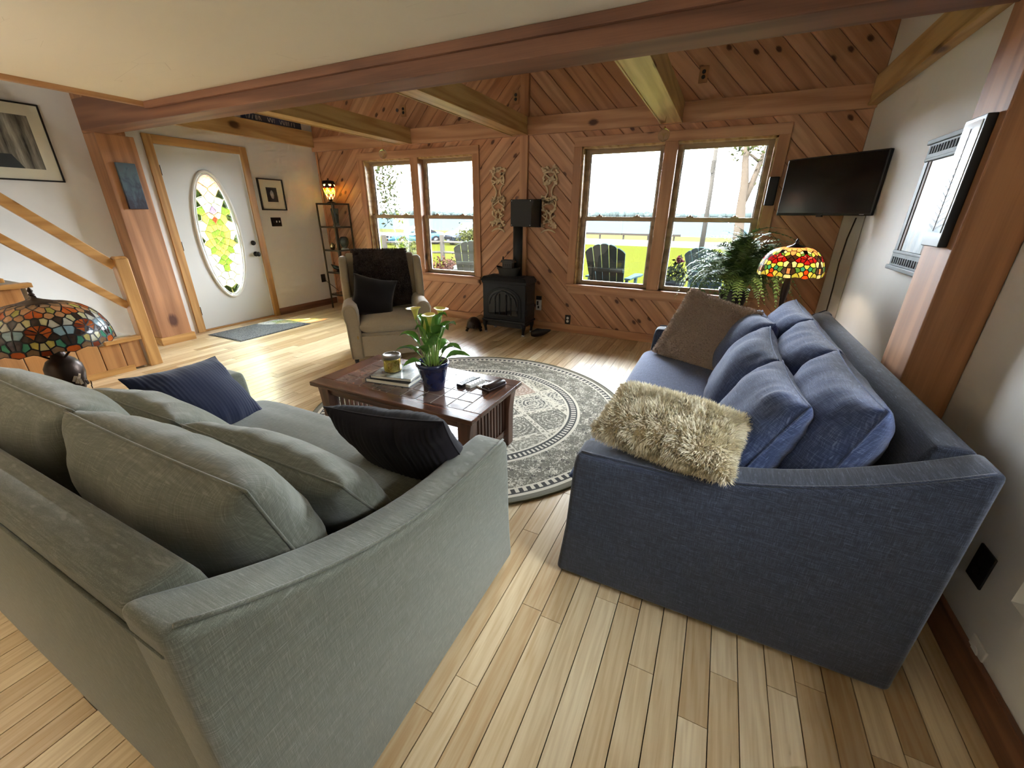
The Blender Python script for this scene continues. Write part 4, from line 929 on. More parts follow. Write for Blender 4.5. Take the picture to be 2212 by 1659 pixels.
# ------------------------------------------------------------------ wall things
def framed(name, label, loc, face, w, h, fw, dp, mframe, mmat, mart, matw, cat='picture'):
    rz = {'+x':pi/2, '-x':-pi/2, '-y':0}[face]; o = thing(name, label, cat, loc, rz)
    MB().b2(-w/2,w/2,-dp,0,h/2-fw,h/2).b2(-w/2,w/2,-dp,0,-h/2,-h/2+fw).b2(-w/2,-w/2+fw,-dp,0,-h/2+fw,h/2-fw).b2(w/2-fw,w/2,-dp,0,-h/2+fw,h/2-fw).build('frame', mframe, o, bevel=.002)
    if mmat: MB().b2(-w/2+fw,w/2-fw,-dp*.45,-dp*.3,-h/2+fw,h/2-fw).build('mat_board', mmat, o)
    q = fw+matw
    MB().b2(-w/2+q,w/2-q,-dp*.5,-dp*.28,-h/2+q,h/2-q).build('print', mart, o)
    return o
m_frblk = plain('black_frame', '#100f0f', .35); m_matb = plain('mat_board', '#e0dcc8', .9)
t = NT('bw_shore_photo'); _v = t.vec('obj'); _s = t.n('SeparateXYZ', {0:_v})
_n = t.noise(t.n('Mapping', {0:_v,2:(0,.5,0),3:(22,1,2.2)}).outputs[0], 1, 5, .65)
_sk = t.math('GREATER_THAN', t.math('ADD', _s.outputs[2], t.math('MULTIPLY', _s.outputs[0], -1.2)), .1)
_rock = t.math('MULTIPLY', t.math('LESS_THAN', _s.outputs[2], -.1), t.math('LESS_THAN', t.math('ADD', _s.outputs[0], t.math('MULTIPLY', _s.outputs[2], .5)), .08))
_c = t.mix(_rock, t.ramp(_n, [(.3,'#2b2a27'),(.5,'#7d7a70'),(.7,'#b5b1a2')]), '#3a4043')
t.P(Base_Color=t.mix(t.math('MULTIPLY', _sk, .75), _c, '#b9b5a6'), Roughness=.3); m_art1 = t.m
framed('framed_photograph', 'large black and white photograph with wide mat in thin black frame', (XL,1.55,1.91), '+x', .82, .605, .012, .02, m_frblk, m_matb, m_art1, .085)
t = NT('flower_photo'); _v = t.vec('obj'); _n = t.noise(_v, 26, 3); _s = t.n('SeparateXYZ', {0:_v})
_d = t.n('VectorMath', {0:t.n('Mapping', {0:_v,3:(1,1,.6)}).outputs[0]}, operation='LENGTH').outputs['Value']
t.P(Base_Color=t.mix(t.math('MULTIPLY', t.math('LESS_THAN', t.math('ADD', _d, t.math('MULTIPLY', _n, .03)), .045), _n), '#201d1e', '#e8e0dc'), Roughness=.3); m_art2 = t.m
framed('framed_photograph', 'small dark flower photograph in black frame beside the front door', (XL,4.015,1.59), '+x', .36, .385, .014, .028, m_frblk, m_matb, m_art2, .09)
t = NT('dark_sea_painting'); _v = t.vec('obj'); _n = t.noise(t.n('Mapping', {0:_v,3:(14,1,9)}).outputs[0], 1, 4, .6, .8)
t.P(Base_Color=t.ramp(t.math('ADD', t.math('MULTIPLY', t.n('SeparateXYZ', {0:_v}).outputs[2], 1.2), _n), [(.25,'#2a2430'),(.45,'#3a4450'),(.6,'#4c6066'),(.75,'#4e5a60')]), Roughness=.5); m_art3 = t.m
pp = thing('canvas_painting', 'small dark blue canvas hung on the door-side post', 'painting', (-5.344,2.362,1.593), pi/2)
MB().b2(-.078,.078,-.03,-.002,-.205,.205).build('canvas', m_art3, pp, bevel=.003)
m_grfr = plain('grey_carved_frame', '#6b7276', .6, noise=.35); m_brfr = plain('brown_inner_frame', '#6f5a4d', .6)
t = NT('pale_seascape'); _v = t.vec('obj'); _n = t.noise(t.n('Mapping', {0:_v,3:(12,1,6)}).outputs[0], 1, 5, .6)
t.P(Base_Color=t.ramp(_n, [(.3,'#8a9aa2'),(.45,'#b5c4ca'),(.6,'#cfd6d4'),(.75,'#c9b7a6')]), Roughness=.35); m_art4 = t.m
PH, PWd = .55, .44
sc_ = thing('carved_frame_painting', 'pale seascape in heavy grey carved frame on the wall behind the sofa', 'painting', (XR,2.985,1.415), -pi/2)
for s in (-1,1):
    MB().b2(-PWd/2,PWd/2,-.03,0,s*PH/2-.05,s*PH/2+.05).b2(-PWd/2-.012,PWd/2+.012,-.04,0,s*PH/2+s*.04-.012,s*PH/2+s*.04+.012).b2(-PWd/2+.01,PWd/2-.01,-.035,0,s*PH/2-s*.045-.008,s*PH/2-s*.045+.008).build('carved_rail', m_grfr, sc_, bevel=.004)
    for k in range(12): MB().box((-PWd/2+.04+k*(PWd-.08)/11,-.031,s*PH/2),(.016,.006,.035)).build('carved_notch', plain('notch','#3d4347',.7) if k == 0 and s < 0 else bpy.data.materials['notch'], sc_)
    MB().b2(s*PWd/2-(.05 if s > 0 else 0),s*PWd/2+(.05 if s < 0 else 0),-.028,0,-PH/2+.05,PH/2-.05).build('side_rail', m_black, sc_, bevel=.004)
    MB().b2(s*(PWd/2-.065)-.016,s*(PWd/2-.065)+.016,-.024,0,-PH/2+.05,PH/2-.05).build('inner_rail', m_brfr, sc_, bevel=.003)
MB().b2(-PWd/2+.08,PWd/2-.08,-.02,-.012,-PH/2+.05,PH/2-.05).build('picture', m_art4, sc_)
# fern print panel on the sofa-side post
fpn = thing('fern_print', 'narrow black panel with fern leaf print hung on the sofa-side post', 'picture', (.754,2.225,1.475), -pi/2)
MB().b2(-.078,.078,-.028,0,-.215,.215).build('panel', m_frblk, fpn, bevel=.003)
t = NT('fern_paper'); _v = t.vec('obj'); t.P(Base_Color=t.ramp(t.noise(_v, 9, 4), [(.35,'#c9d3da'),(.55,'#dfe3e4'),(.7,'#d3bfae')]), Roughness=.15, Coat_Weight=.5); m_paper2 = t.m
MB().b2(-.062,.062,-.0305,-.028,-.165,.20).build('print', m_paper2, fpn)
m_ink = plain('fern_ink', '#2c2e35', .5)
m = MB()
for k in range(15):
    z = -.155+k*.0225; L = .066*(1-k/17); 
    for s in (-1,1):
        n_ = 5
        for j in range(n_):
            q = j/n_; px = s*L*q; pz = z+.02*q; ww = .009*(1-q*.5)
            for s2 in (-1,1): m.add([(px,-.0312,pz),(px+s*L/n_*.9,-.0312,pz+.004),(px+s*L/n_*.5,-.0312,pz+s2*ww+.004)], [(0,1,2)])
m.tube([(0,-.0312,-.16),(0,-.0312,.18)], .0012, 4).build('fern_leaf', m_ink, fpn)
# carved openwork wall plaques
m_plq = plain('gilded_plaster', '#e0c8a2', .6, noise=.12)
def plaque(label, cx, z0, z1, seed):
    o = thing('carved_plaque', label, 'plaque', (cx,YF-.006,(z0+z1)/2), 0, 'carved plaques beside the stove pipe'); H = (z1-z0)/2; m = MB(); rr = random.Random(seed)
    def V(x_, z_): return (x_, -.012+rr.uniform(-.006,.004), z_)
    for s in (-1,1):
        P = [V(s*(.052+.03*math.cos(i/24*2*pi*2.25+.3)), -H+.06+i/24*(2*H-.12)) for i in range(25)]
        m.tube(P, .010, 8)
        for zc in (-.62,-.05,.62):
            m.tube([V(s*.085,(zc-.16)*H), V(s*.03,(zc-.05)*H), V(-s*.03,(zc+.06)*H), V(-s*.08,(zc+.16)*H)], .009, 8)
        m.tube([V(0,-.9*H),V(s*.05,-.93*H),V(s*.09,-1.0*H)], [.012,.011,.008], 8)
        m.tube([V(s*.1,.88*H),V(s*.06,.95*H),V(0,.86*H)], .01, 8)
    def leaf(x_, z_, a, L):
        d = Vector((math.cos(a),0,math.sin(a))); n_ = Vector((-d.z,0,d.x)); c = Vector((x_,-.016,z_))
        P = [c-d*L*.5, c-d*L*.2+n_*L*.32, c+n_*L*.16, c+d*L*.22+n_*L*.3, c+d*L*.5, c+d*L*.22-n_*L*.3, c-n_*L*.16, c-d*L*.2-n_*L*.32]
        m.add([tuple(p+Vector((0,-.012,0))) for p in P]+[tuple(p+Vector((0,.008,0))) for p in P], [tuple(range(8)),tuple(range(15,7,-1))]+[(i,(i+1)%8,8+(i+1)%8,8+i) for i in range(8)])
    for zc, n_, rad in ((.88,13,.10),(.55,8,.085),(.0,14,.09),(-.35,6,.085),(-.72,13,.10)):
        for k in range(n_):
            q = (k+.5)/n_*2-1; leaf(q*rad, (zc+rr.uniform(-.09,.09))*H, rr.uniform(0,2*pi), rr.uniform(.035,.058))
    m.build('openwork', m_plq, o)
plaque('carved cream openwork plaque on the armchair side of the stove pipe', -2.54, 1.17, 1.885, 3)
plaque('carved cream openwork plaque on the television side of the stove pipe', -1.875, 1.17, 1.88, 4)
# word sign lying above the door ledger (only the lower halves of the letters show)
sg = thing('word_sign', 'long dark blue sign with white lettering resting on the ledger above the door', 'sign', (XL+.012,4.22,2.432), pi/2)
MB().b2(-.42,.42,-.02,0,0,.12).build('board', plain('sign_navy','#39405a',.6), sg)
m = MB(); rr = random.Random(2)
for k in range(17):
    if k in (5,6,10): continue
    x_ = -.36+k*.042
    for j in range(rr.choice((1,2,2))): m.box((x_+j*.018,-.0205,.04),(.006,.002,.05),(0,rr.choice((0,0,.35,-.35)),0))
m.build('lettering', m_whiteplastic, sg)['kind'] = 'stuff'

# ------------------------------------------------------------------ television on its bracket
tv = thing('television', 'black flat television on a swing arm in the window corner', 'television', (.64,4.16,1.585), math.radians(-43))
m_scr = plain('tv_screen', '#08080b', .12, spec=.6); m_bez = plain('tv_bezel', '#0c0c0d', .35)
MB().b2(-.365,.365,0,.035,-.21,.21).build('case', m_bez, tv, bevel=.006)
MB().b2(-.352,.352,-.002,.001,-.19,.2).build('screen', m_scr, tv)
MB().b2(-.2,.2,.035,.07,-.15,.1).build('back_box', m_bez, tv, bevel=.01)
MB().b2(-.03,.03,-.004,.0,-.206,-.197).build('status_strip', m_blackplate, tv); MB().b2(.29,.32,-.0035,.0,-.204,-.199).build('maker_mark', m_steel, tv)
MB().b2(-.02,.02,-.002,.02,-.22,-.208).build('sensor', m_bez, tv)
br = thing('tv_bracket', 'black swing arm wall bracket behind the television', 'bracket', (0,0,0))
MB().b2(XR-.02,XR-.001,4.25,4.35,1.42,1.74).build('wall_plate', m_black, br); MB().tube([(XR-.02,4.3,1.6),(.83,4.38,1.6),(.712,4.235,1.6)], .018, 8).build('arm', m_black, br)
ds = thing('desk_speaker', 'slim black speaker fixed to the window casing behind the television', 'speaker', (.325,YF-.055,1.58), 0)
MB().b2(-.04,.04,-.02,.03,-.12,.12).build('case', m_bez, ds, bevel=.008); MB().b2(-.032,.032,-.023,-.019,-.11,.11).build('grille', m_blackplate, ds)
cd = bpy.data.objects; m_cord = plain('brown_cord', '#3a2c22', .6)
tag(MB().tube([(XR-.006,4.36,1.36),(XR-.006,4.45,1.2),(XR-.006,4.47,1.0),(XR-.006,4.42,.8),(XR-.006,4.40,.55),(XR-.006,4.33,.2)], .005, 6).build('power_cable', m_cord, smooth=True), 'brown power cord hanging down the white wall below the television', 'cord')
tag(MB().tube([(XR-.004,4.12,1.4),(XR-.004,4.10,1.0),(XR-.004,4.08,.55),(XR-.004,4.07,.2)], .003, 6).build('thin_cable', plain('pale_cable','#b9b4ac',.6), smooth=True), 'thin pale cable running straight down the white wall', 'cable')
# glass globes under the joists
m_globe = NT('amber_glass'); m_globe.P(Base_Color='#f4eed8', Roughness=.05, Transmission_Weight=.85, IOR=1.12, Specular_IOR_Level=.8)
def globe(label, x_, y_, z_, r_):
    o = thing('glass_globe', label, 'ornament', (x_,y_,z_), 0, 'glass globes under the joists')
    MB().lathe([(max(.001,r_*math.sin(pi*k/16)), -r_*math.cos(pi*k/16)) for k in range(17)], 28).build('globe', m_globe.m, o, True)
    MB().lathe([(.008,r_-.004),(.01,r_+.004),(.006,r_+.014),(.003,r_+.018)], 12).build('cap', m_brass, o, True)
    MB().tube([(0,0,r_+.016),(0,.002,r_+.05),(0,0,2.19-z_)], .0012, 5).build('hook', m_brass, o)
    m = MB(); rr = random.Random(int(x_*100))
    m.tube([(0,0,-r_*.9),(0,.002,-r_*.2)], .0025, 6)
    for k in range(9):
        a = 2*pi*k/9; b = rr.uniform(.35,.8); m.tube([(0,0,-r_*.3),(math.cos(a)*r_*.25,math.sin(a)*r_*.25,r_*.1),(math.cos(a)*r_*b,math.sin(a)*r_*b,r_*rr.uniform(.2,.55))], [.0018,.0014,.0008], 5)
    m.build('wire_tree', m_brass, o)
globe('clear glass globe with wire tree hanging before the lake window', -.65, 4.47, 2.045, .052)
globe('clear glass globe hanging above the armchair window', -3.87, 4.36, 2.03, .05)
# ------------------------------------------------------------------ stained glass lamps
GC = {'tan':'#e2b888','orange':'#e8853a','deep':'#b4552a','yellow':'#f0df86','cream':'#f1e6bb','green':'#8fb86a','jade':'#6fbfa0','red':'#c8453a','pink':'#e59a8c','dark':'#3a2418','blue':'#b9d5df','brown':'#94704c','lime':'#d3cf78','white':'#ece9dc'}
GM = {k:art_glass('art_glass_'+k, v, .7 if k not in ('dark','brown') else .35) for k, v in GC.items()}
m_lead = plain('lead_came', '#1a1613', .45, .6)
def shade(parent, prof, nsec, seeds, lead=.0022, scallop=0.0, step=.016):
    seg = [0]
    for a, b in zip(prof, prof[1:]): seg.append(seg[-1]+math.hypot(b[0]-a[0], b[1]-a[1]))
    H = seg[-1]; rm = max(p[0] for p in prof)*.86; Wm = 2*pi*rm/nsec
    def rz(v):
        v = max(0, min(H, v))
        for i in range(len(seg)-1):
            if v <= seg[i+1]+1e-9:
                q = (v-seg[i])/(seg[i+1]-seg[i]); return prof[i][0]*(1-q)+prof[i+1][0]*q, prof[i][1]*(1-q)+prof[i+1][1]*q
        return prof[-1]
    S0 = [(u*Wm, v*H, c) for u, v, c in seeds]
    allS = [(x+d*Wm, y, c) for d in (0,-1,1) for x, y, c in S0]
    polys = voronoi([s[:2] for s in allS], [(-Wm,0),(2*Wm,0),(2*Wm,H),(-Wm,H)])[:len(S0)]
    cells = []
    for k in range(nsec):
        for P, s in zip(polys, S0):
            if len(P) > 2: cells.append(([(x+k*Wm, y) for x, y in P], GM[s[2]]))
    def fm(x, v, off):
        a = 2*pi*x/(Wm*nsec); r_, z_ = rz(v)
        z_ -= scallop*(.5+.5*math.cos(a*nsec*2))*smoothstep(.75*H, H, v)
        return ((r_+off)*math.cos(a), (r_+off)*math.sin(a), z_)
    stained(parent, cells, fm, lead, m_lead, step=step)
def dome(r0, r1, h, ztop, belly=1.0, n=12):
    return [(r0+(r1-r0)*math.sin(pi/2*i/n)**.9, ztop-h*(1-math.cos(pi/2*(i/n)**belly))) for i in range(n+1)]
def fan(cx, cy, r_, n, a0, a1, cols, sq=1.0): return [(cx+r_*math.cos(math.radians(a0+(a1-a0)*i/(n-1))), cy-sq*r_*math.sin(math.radians(a0+(a1-a0)*i/(n-1))), cols[i%len(cols)]) for i in range(n)]
def bulb_light(parent, loc, watts, col=(1,.72,.42), r_=.03):
    l = bpy.data.lights.new('bulb', 'POINT'); l.energy = watts; l.color = col; l.shadow_soft_size = r_
    o = bpy.data.objects.new('bulb', l); COL.objects.link(o); o.parent = parent; o.location = loc
# lamp behind the grey loveseat
LL = thing('stained_glass_lamp', 'large table lamp with orange flower stained glass shade beside the staircase', 'lamp', (-2.70,.70,.43))
zt = .555
SE = [(.25,.05,'dark'),(.75,.05,'dark'),(0,.13,'brown'),(.5,.13,'brown'),(.25,.3,'tan'),(.75,.3,'tan'),(0,.33,'lime'),(.14,.42,'tan'),(.86,.42,'tan'),(.38,.38,'orange'),(.62,.38,'orange'),
      (.5,.52,'dark'),(.32,.52,'cream'),(.68,.52,'cream'),(.16,.56,'white'),(.84,.56,'white'),(0,.52,'dark')]+fan(.5,.74,.15,7,5,175,['orange','orange','deep'],.85)+[(.5,.76,'dark'),(.28,.76,'dark'),(.72,.76,'dark'),(.1,.7,'blue'),(.9,.7,'blue'),
      (.36,.86,'yellow'),(.64,.86,'yellow'),(.5,.88,'cream'),(.2,.87,'jade'),(.8,.87,'jade'),(.05,.84,'dark'),(.95,.84,'dark'),(.3,.955,'brown'),(.5,.97,'deep'),(.7,.955,'brown'),(0,.96,'orange')]
shade(LL, dome(.045,.215,.185,zt), 8, SE, scallop=.012)
MB().lathe([(.075,zt-.01),(.055,zt+.004),(.03,zt+.012),(.012,zt+.02),(.01,zt+.03)], 24).build('shade_cap', m_bronze, LL, True)
MB().lathe([(.005,zt+.028),(.011,zt+.034),(.006,zt+.044),(.010,zt+.052),(.004,zt+.064),(0,zt+.068)], 12).build('finial', m_bronze, LL, True)
MB().lathe([(.085,0),(.09,.012),(.06,.03),(.03,.05),(.024,.075),(.034,.10),(.058,.16),(.068,.215),(.066,.255),(.05,.285),(.03,.30),(.022,.33),(.018,.37),(.015,.54)], 28).build('base', m_bronze, LL, True)
rr = random.Random(9); m_abal = plain('abalone_inlay', '#a08a72', .15, .5, noise=.5)
for k in range(22):
    a = rr.uniform(0,2*pi); z = rr.uniform(.13,.27); r_ = .03+.04*math.sin(pi*min(1,(z-.08)/.21)**.8); L = rr.uniform(.018,.03)
    MB().box((0,0,0),(.004,L*.5,L),(0,0,0)).build('inlay', m_abal if k%3 else m_bronze, LL, bevel=.002, loc=(r_*math.cos(a)*1.02,r_*math.sin(a)*1.02,z), rot=(rr.uniform(-.6,.6),0,a))
for k in range(3):
    a = 2*pi*k/3+.4; MB().tube([(.03*math.cos(a),.03*math.sin(a),.30),(.065*math.cos(a),.065*math.sin(a),.33),(.06*math.cos(a),.06*math.sin(a),.38),(.025*math.cos(a),.025*math.sin(a),.41)], .005, 6).build('scroll_arm', m_bronze, LL, True)
def small_table(name, label, loc, w, d, h, mt_, ml):
    o = thing(name, label, 'table', loc)
    MB().b2(-w/2,w/2,-d/2,d/2,h-.025,h).build('top', mt_, o, bevel=.004)
    for a in (-1,1):
        for b in (-1,1): MB().box((a*(w/2-.03),b*(d/2-.03),(h-.025)/2),(.035,.035,h-.025)).build('leg', ml, o, bevel=.003)
    MB().b2(-w/2+.03,w/2-.03,-d/2+.03,d/2-.03,h-.075,h-.025).build('apron', ml, o, bevel=.003)
    MB().b2(-w/2+.03,w/2-.03,-d/2+.03,d/2-.03,.12,.14).build('shelf', mt_, o, bevel=.003)
small_table('side_table', 'dark side table behind the loveseat arm carrying the flower lamp', (-2.70,.72,0), .44, .44, .43, m_tabX, m_tabZ)
small_table('side_table', 'black side table at the window end of the navy sofa', (.47,3.62,0), .46, .42, .60, m_black, m_black)
# lamp by the television
RL = thing('stained_glass_lamp', 'table lamp with domed red and amber medallion shade below the television', 'lamp', (.475,3.62,.60), math.radians(20))
zt = .565
SE = [(.25,.06,'tan'),(.75,.06,'tan'),(0,.2,'tan'),(.5,.19,'tan'),(.25,.27,'tan'),(.75,.27,'tan'),(0,.38,'tan'),(.12,.5,'brown'),(.88,.5,'brown'),(.0,.56,'brown'),(0,.7,'brown'),(.1,.68,'cream'),(.9,.68,'cream'),(0,.85,'tan'),(.12,.85,'brown'),(.88,.85,'brown'),(0,.96,'cream'),
      (.2,.42,'yellow'),(.8,.42,'yellow'),(.34,.36,'cream'),(.66,.36,'cream'),(.5,.34,'dark')]+fan(.5,.62,.15,7,15,165,['red','pink','red'],1.2)+fan(.5,.60,.27,4,10,170,['red','green','green','red'],.75)+[(.5,.64,'red'),(.3,.7,'yellow'),(.7,.7,'yellow'),(.5,.74,'yellow'),(.38,.79,'jade'),(.62,.79,'jade'),(.26,.82,'green'),(.74,.82,'green'),(.5,.86,'orange'),(.36,.9,'yellow'),(.64,.9,'yellow'),(.22,.95,'lime'),(.5,.96,'orange'),(.78,.95,'lime')]
shade(RL, dome(.05,.205,.185,zt,1.05), 6, SE, scallop=.01)
MB().lathe([(.065,zt-.006),(.05,zt+.006),(.02,zt+.018),(.008,zt+.03),(.012,zt+.038),(.005,zt+.055),(0,zt+.06)], 24).build('shade_cap', m_bronze, RL, True)
MB().lathe([(.10,0),(.105,.008),(.085,.018),(.05,.035),(.022,.06),(.014,.085),(.02,.09),(.014,.096),(.012,.12),(.024,.25),(.026,.28),(.014,.37),(.012,.375),(.02,.383),(.011,.39),(.009,.55)], 28).build('base', m_bronze, RL, True)
MB().tube([(.03,.0,.36),(.034,0,.26),(.034,0,.245)], .0015, 5).build('pull_chain', m_brass, RL)
bulb_light(RL, (0,0,.47), .8, (1,.82,.62))
rollp = thing('paper_roll', 'small white roll lying on the side table beside lamp foot', 'roll', (.335,3.50,.642), math.radians(15))
MB().lathe([(.018,-.05),(.042,-.05),(.042,.05),(.018,.05)], 24, cap=False).add([], []).build('paper', plain('roll_paper','#dfe4e2',.7), rollp, True, rot=(pi/2,0,0))
MB().lathe([(.0175,-.051),(.0175,.051)], 20).build('core', m_black, rollp, True, rot=(pi/2,0,0))
# ------------------------------------------------------------------ metal tower shelf in the corner
m_gun = plain('gunmetal', '#4a4438', .4, .7)
EX0, EX1, EY0, EY1 = -5.3, -5.0, 4.49, 4.79
et = thing('tower_shelf', 'narrow dark metal tower shelf with glass shelves in the corner by the window', 'shelf', (0,0,0))
for x_ in (EX0,EX1):
    for y_ in (EY0,EY1): MB().b2(x_-.009,x_+.009,y_-.009,y_+.009,0,1.5).build('leg', m_gun, et, bevel=.002)
m_shg = glass_thin('shelf_glass', (.86,.93,.9,1))
for z in (1.5,1.19,.87,.55,.22):
    MB().b2(EX0,EX1,EY0-.009,EY0+.009,z-.022,z).b2(EX0,EX1,EY1-.009,EY1+.009,z-.022,z).b2(EX0-.009,EX0+.009,EY0,EY1,z-.022,z).b2(EX1-.009,EX1+.009,EY0,EY1,z-.022,z).build('shelf_frame', m_gun, et, bevel=.002)
    MB().b2(EX0+.009,EX1-.009,EY0+.009,EY1-.009,z-.008,z-.001).build('glass_shelf', m_shg, et)
UL = thing('urn_lamp', 'lit stained glass urn lamp standing on the metal tower shelf', 'lamp', (-5.16,4.63,1.5))
up = [(.075,.245),(.079,.22),(.078,.19),(.073,.15),(.063,.11),(.049,.075),(.034,.05)]
SE = [(.5,.06,'cream'),(0,.06,'dark'),(.25,.18,'dark'),(.75,.18,'dark'),(.5,.26,'red'),(.3,.3,'orange'),(.7,.3,'orange'),(0,.3,'yellow'),(.5,.4,'orange'),(.2,.44,'yellow'),(.8,.44,'yellow'),(.5,.52,'lime'),(0,.52,'green'),(.3,.6,'green'),(.7,.6,'green'),(.5,.7,'cream'),(0,.7,'brown'),(.3,.8,'pink'),(.7,.8,'pink'),(.5,.92,'brown'),(0,.92,'cream')]
shade(UL, up, 6, SE, lead=.0016, step=.012)
MB().lathe([(.066,.243),(.084,.248),(.086,.262),(.076,.27),(.08,.282),(.066,.29),(.02,.296),(.008,.302),(.011,.312),(0,.325)], 26).build('lid', m_bronze, UL, True)
MB().lathe([(.06,0),(.062,.008),(.03,.02),(.016,.03),(.03,.045),(.036,.052)], 24).build('foot', m_bronze, UL, True)
bulb_light(UL, (0,0,.17), 1.1, (1,.78,.5), .02)
m_crys = NT('smoky_crystal'); m_crys.P(Base_Color='#9fb3b0', Roughness=.06, Transmission_Weight=.8, IOR=1.45)
m_silv = plain('silver_gilt', '#b6a684', .18, .95)
def lathe_thing(name, label, cat, loc, prof, mat, extra=None):
    o = thing(name, label, cat, loc); MB().lathe(prof, 24).build('body', mat, o, True)
    if extra: extra(o)
    return o
lathe_thing('crystal_vase', 'tall smoky crystal vase on the upper glass shelf', 'vase', (-5.13,4.64,1.19), [(.04,0),(.045,.01),(.038,.03),(.045,.12),(.055,.23),(.05,.24),(.04,.12),(.034,.04)], m_crys.m, lambda o: MB().lathe([(.05,0.0),(.05,.006),(.04,.008)], 20, (0,0,-.0)).build('coaster', m_whiteplastic, o))
lathe_thing('crystal_bowl', 'rounded smoky crystal vase beside a small silver pot on the tower shelf', 'vase', (-5.08,4.69,.87), [(.045,0),(.05,.006),(.03,.02),(.05,.05),(.066,.1),(.06,.15),(.04,.175),(.035,.17),(.052,.1),(.03,.04)], m_crys.m, lambda o: MB().lathe([(.055,0),(.055,.006),(.05,.008)], 20).build('coaster', m_whiteplastic, o))
def _pot(o):
    MB().tube([(.035,0,.045),(.055,0,.06),(.065,0,.08)], [.009,.007,.005], 8).build('spout', m_silv, o, True)
    MB().tube([(-.035,0,.03),(-.06,0,.04),(-.06,0,.065),(-.03,0,.07)], .004, 8).build('handle', m_silv, o, True)
    MB().lathe([(.025,.076),(.02,.086),(.006,.09),(.007,.1),(0,.104)], 14).build('lid', m_silv, o, True)
lathe_thing('silver_pot', 'small silver lidded pot on the tower shelf', 'pot', (-5.2,4.57,.87), [(.02,0),(.024,.004),(.036,.02),(.04,.04),(.034,.065),(.026,.076)], m_silv, _pot)
bd = thing('bird_figurine', 'dark green bird figurine on the third glass shelf', 'figurine', (-5.19,4.6,.55), math.radians(200))
MB().tube([(-.1,0,.05),(-.05,0,.04),(0,0,.045),(.05,0,.06),(.08,0,.085),(.1,0,.1)], [.006,.022,.034,.03,.016,.004], 12).build('body', plain('dark_green_glaze','#16221c',.15), bd, True)
MB().lathe([(.03,0),(.03,.008),(.012,.012),(.01,.025)], 12).build('stand', m_black, bd, True)
lathe_thing('dark_bowl', 'small dark footed bowl on the lowest tower shelf', 'bowl', (-5.12,4.62,.22), [(.03,0),(.02,.02),(.03,.04),(.06,.07),(.055,.07),(.02,.04)], m_bronze)
tag(MB().tube([(-5.28,4.7,.42),(-5.26,4.72,.34),(-5.27,4.74,.27),(-5.3,4.76,.22),(-5.4,4.76,.2),(XL+.005,4.63,.4)], .004, 6).build('loose_cable', m_cord, smooth=True), 'dark cord looping between the outlet and the tower shelf', 'cord')
# ------------------------------------------------------------------ fern on a stand
m_fern = NT('fern_green'); _n = m_fern.noise(m_fern.vec('pos'), 9, 3); _r = m_fern.n('ObjectInfo').outputs['Random']
m_fern.P(Base_Color=m_fern.mix(_r, m_fern.mix(_n, '#35512a', '#56793a'), '#7d9a55'), Roughness=.5)
fe = thing('potted_fern', 'bushy dark green fern on a black plant stand before the lake window', 'plant', (.17,4.22,0)); fe.scale = (1,1,1.09)
MB().lathe([(.075,.50),(.08,.505),(.105,.60),(.125,.68),(.13,.70),(.12,.70),(.11,.66)], 28).build('pot', m_black, fe, True)
MB().lathe([(.116,.665),(.06,.68),(.001,.685)], 20).build('soil', m_soil, fe)
MB().lathe([(.14,.47),(.145,.485),(.14,.498)], 24).build('stand_top', m_iron, fe)
for k in range(3):
    a = 2*pi*k/3; MB().tube([(.1*math.cos(a),.1*math.sin(a),.475),(.07*math.cos(a),.07*math.sin(a),.25),(.15*math.cos(a),.15*math.sin(a),0.003)], .009, 8).build('stand_leg', m_iron, fe, True)
def frond_mesh(L, arch_, seed):
    rr = random.Random(seed); m = MB(); n = 26; P = []
    for i in range(n+1):
        t_ = i/n; P.append(Vector((L*(t_-.12*t_*t_), .03*L*math.sin(t_*5+seed), L*(arch_*t_-(arch_+.28)*t_**2.4*.85))))
    m.tube(P, [.0022*(1-.7*i/n) for i in range(n+1)], 5)
    for i in range(2, n+1):
        t_ = i/n; T = (P[i]-P[i-1]).normalized(); s_ = T.cross(Vector((0,0,1))).normalized(); l_ = .052*math.sin(pi*min(1,.12+t_*.9))**.8*rr.uniform(.8,1.15)+.004
        for sg_ in (-1,1):
            d = (s_*sg_+T*.45+Vector((0,0,rr.uniform(-.35,.15)))).normalized(); w_ = T*.0062; c = P[i]; e = c+d*l_; q = c+d*l_*.5
            m.add([c-w_*.6,q-w_*1.1,e,q+w_*1.1,c+w_*.6], [(0,1,3,4),(1,2,3)])
    return m.mesh('frond', m_fern.m)
rr = random.Random(77); FM = [frond_mesh(L*1.12, a, i) for i, (L, a) in enumerate(((.46,1.2),(.42,1.4),(.5,1.0),(.36,1.6),(.46,.8),(.4,.9),(.44,1.1),(.52,1.3)))]
for k in range(230):
    o = link('frond', FM[k%8], fe); a = k*2.399; tilt = rr.uniform(-1.35,.25)
    o.location = (.05*math.cos(a)*rr.random(), .05*math.sin(a)*rr.random(), .70+rr.uniform(-.02,.03)); o.rotation_euler = (rr.uniform(-.3,.3), tilt, a+rr.uniform(-.3,.3)); q = rr.uniform(.75,1.12); o.scale = (q,q,q)

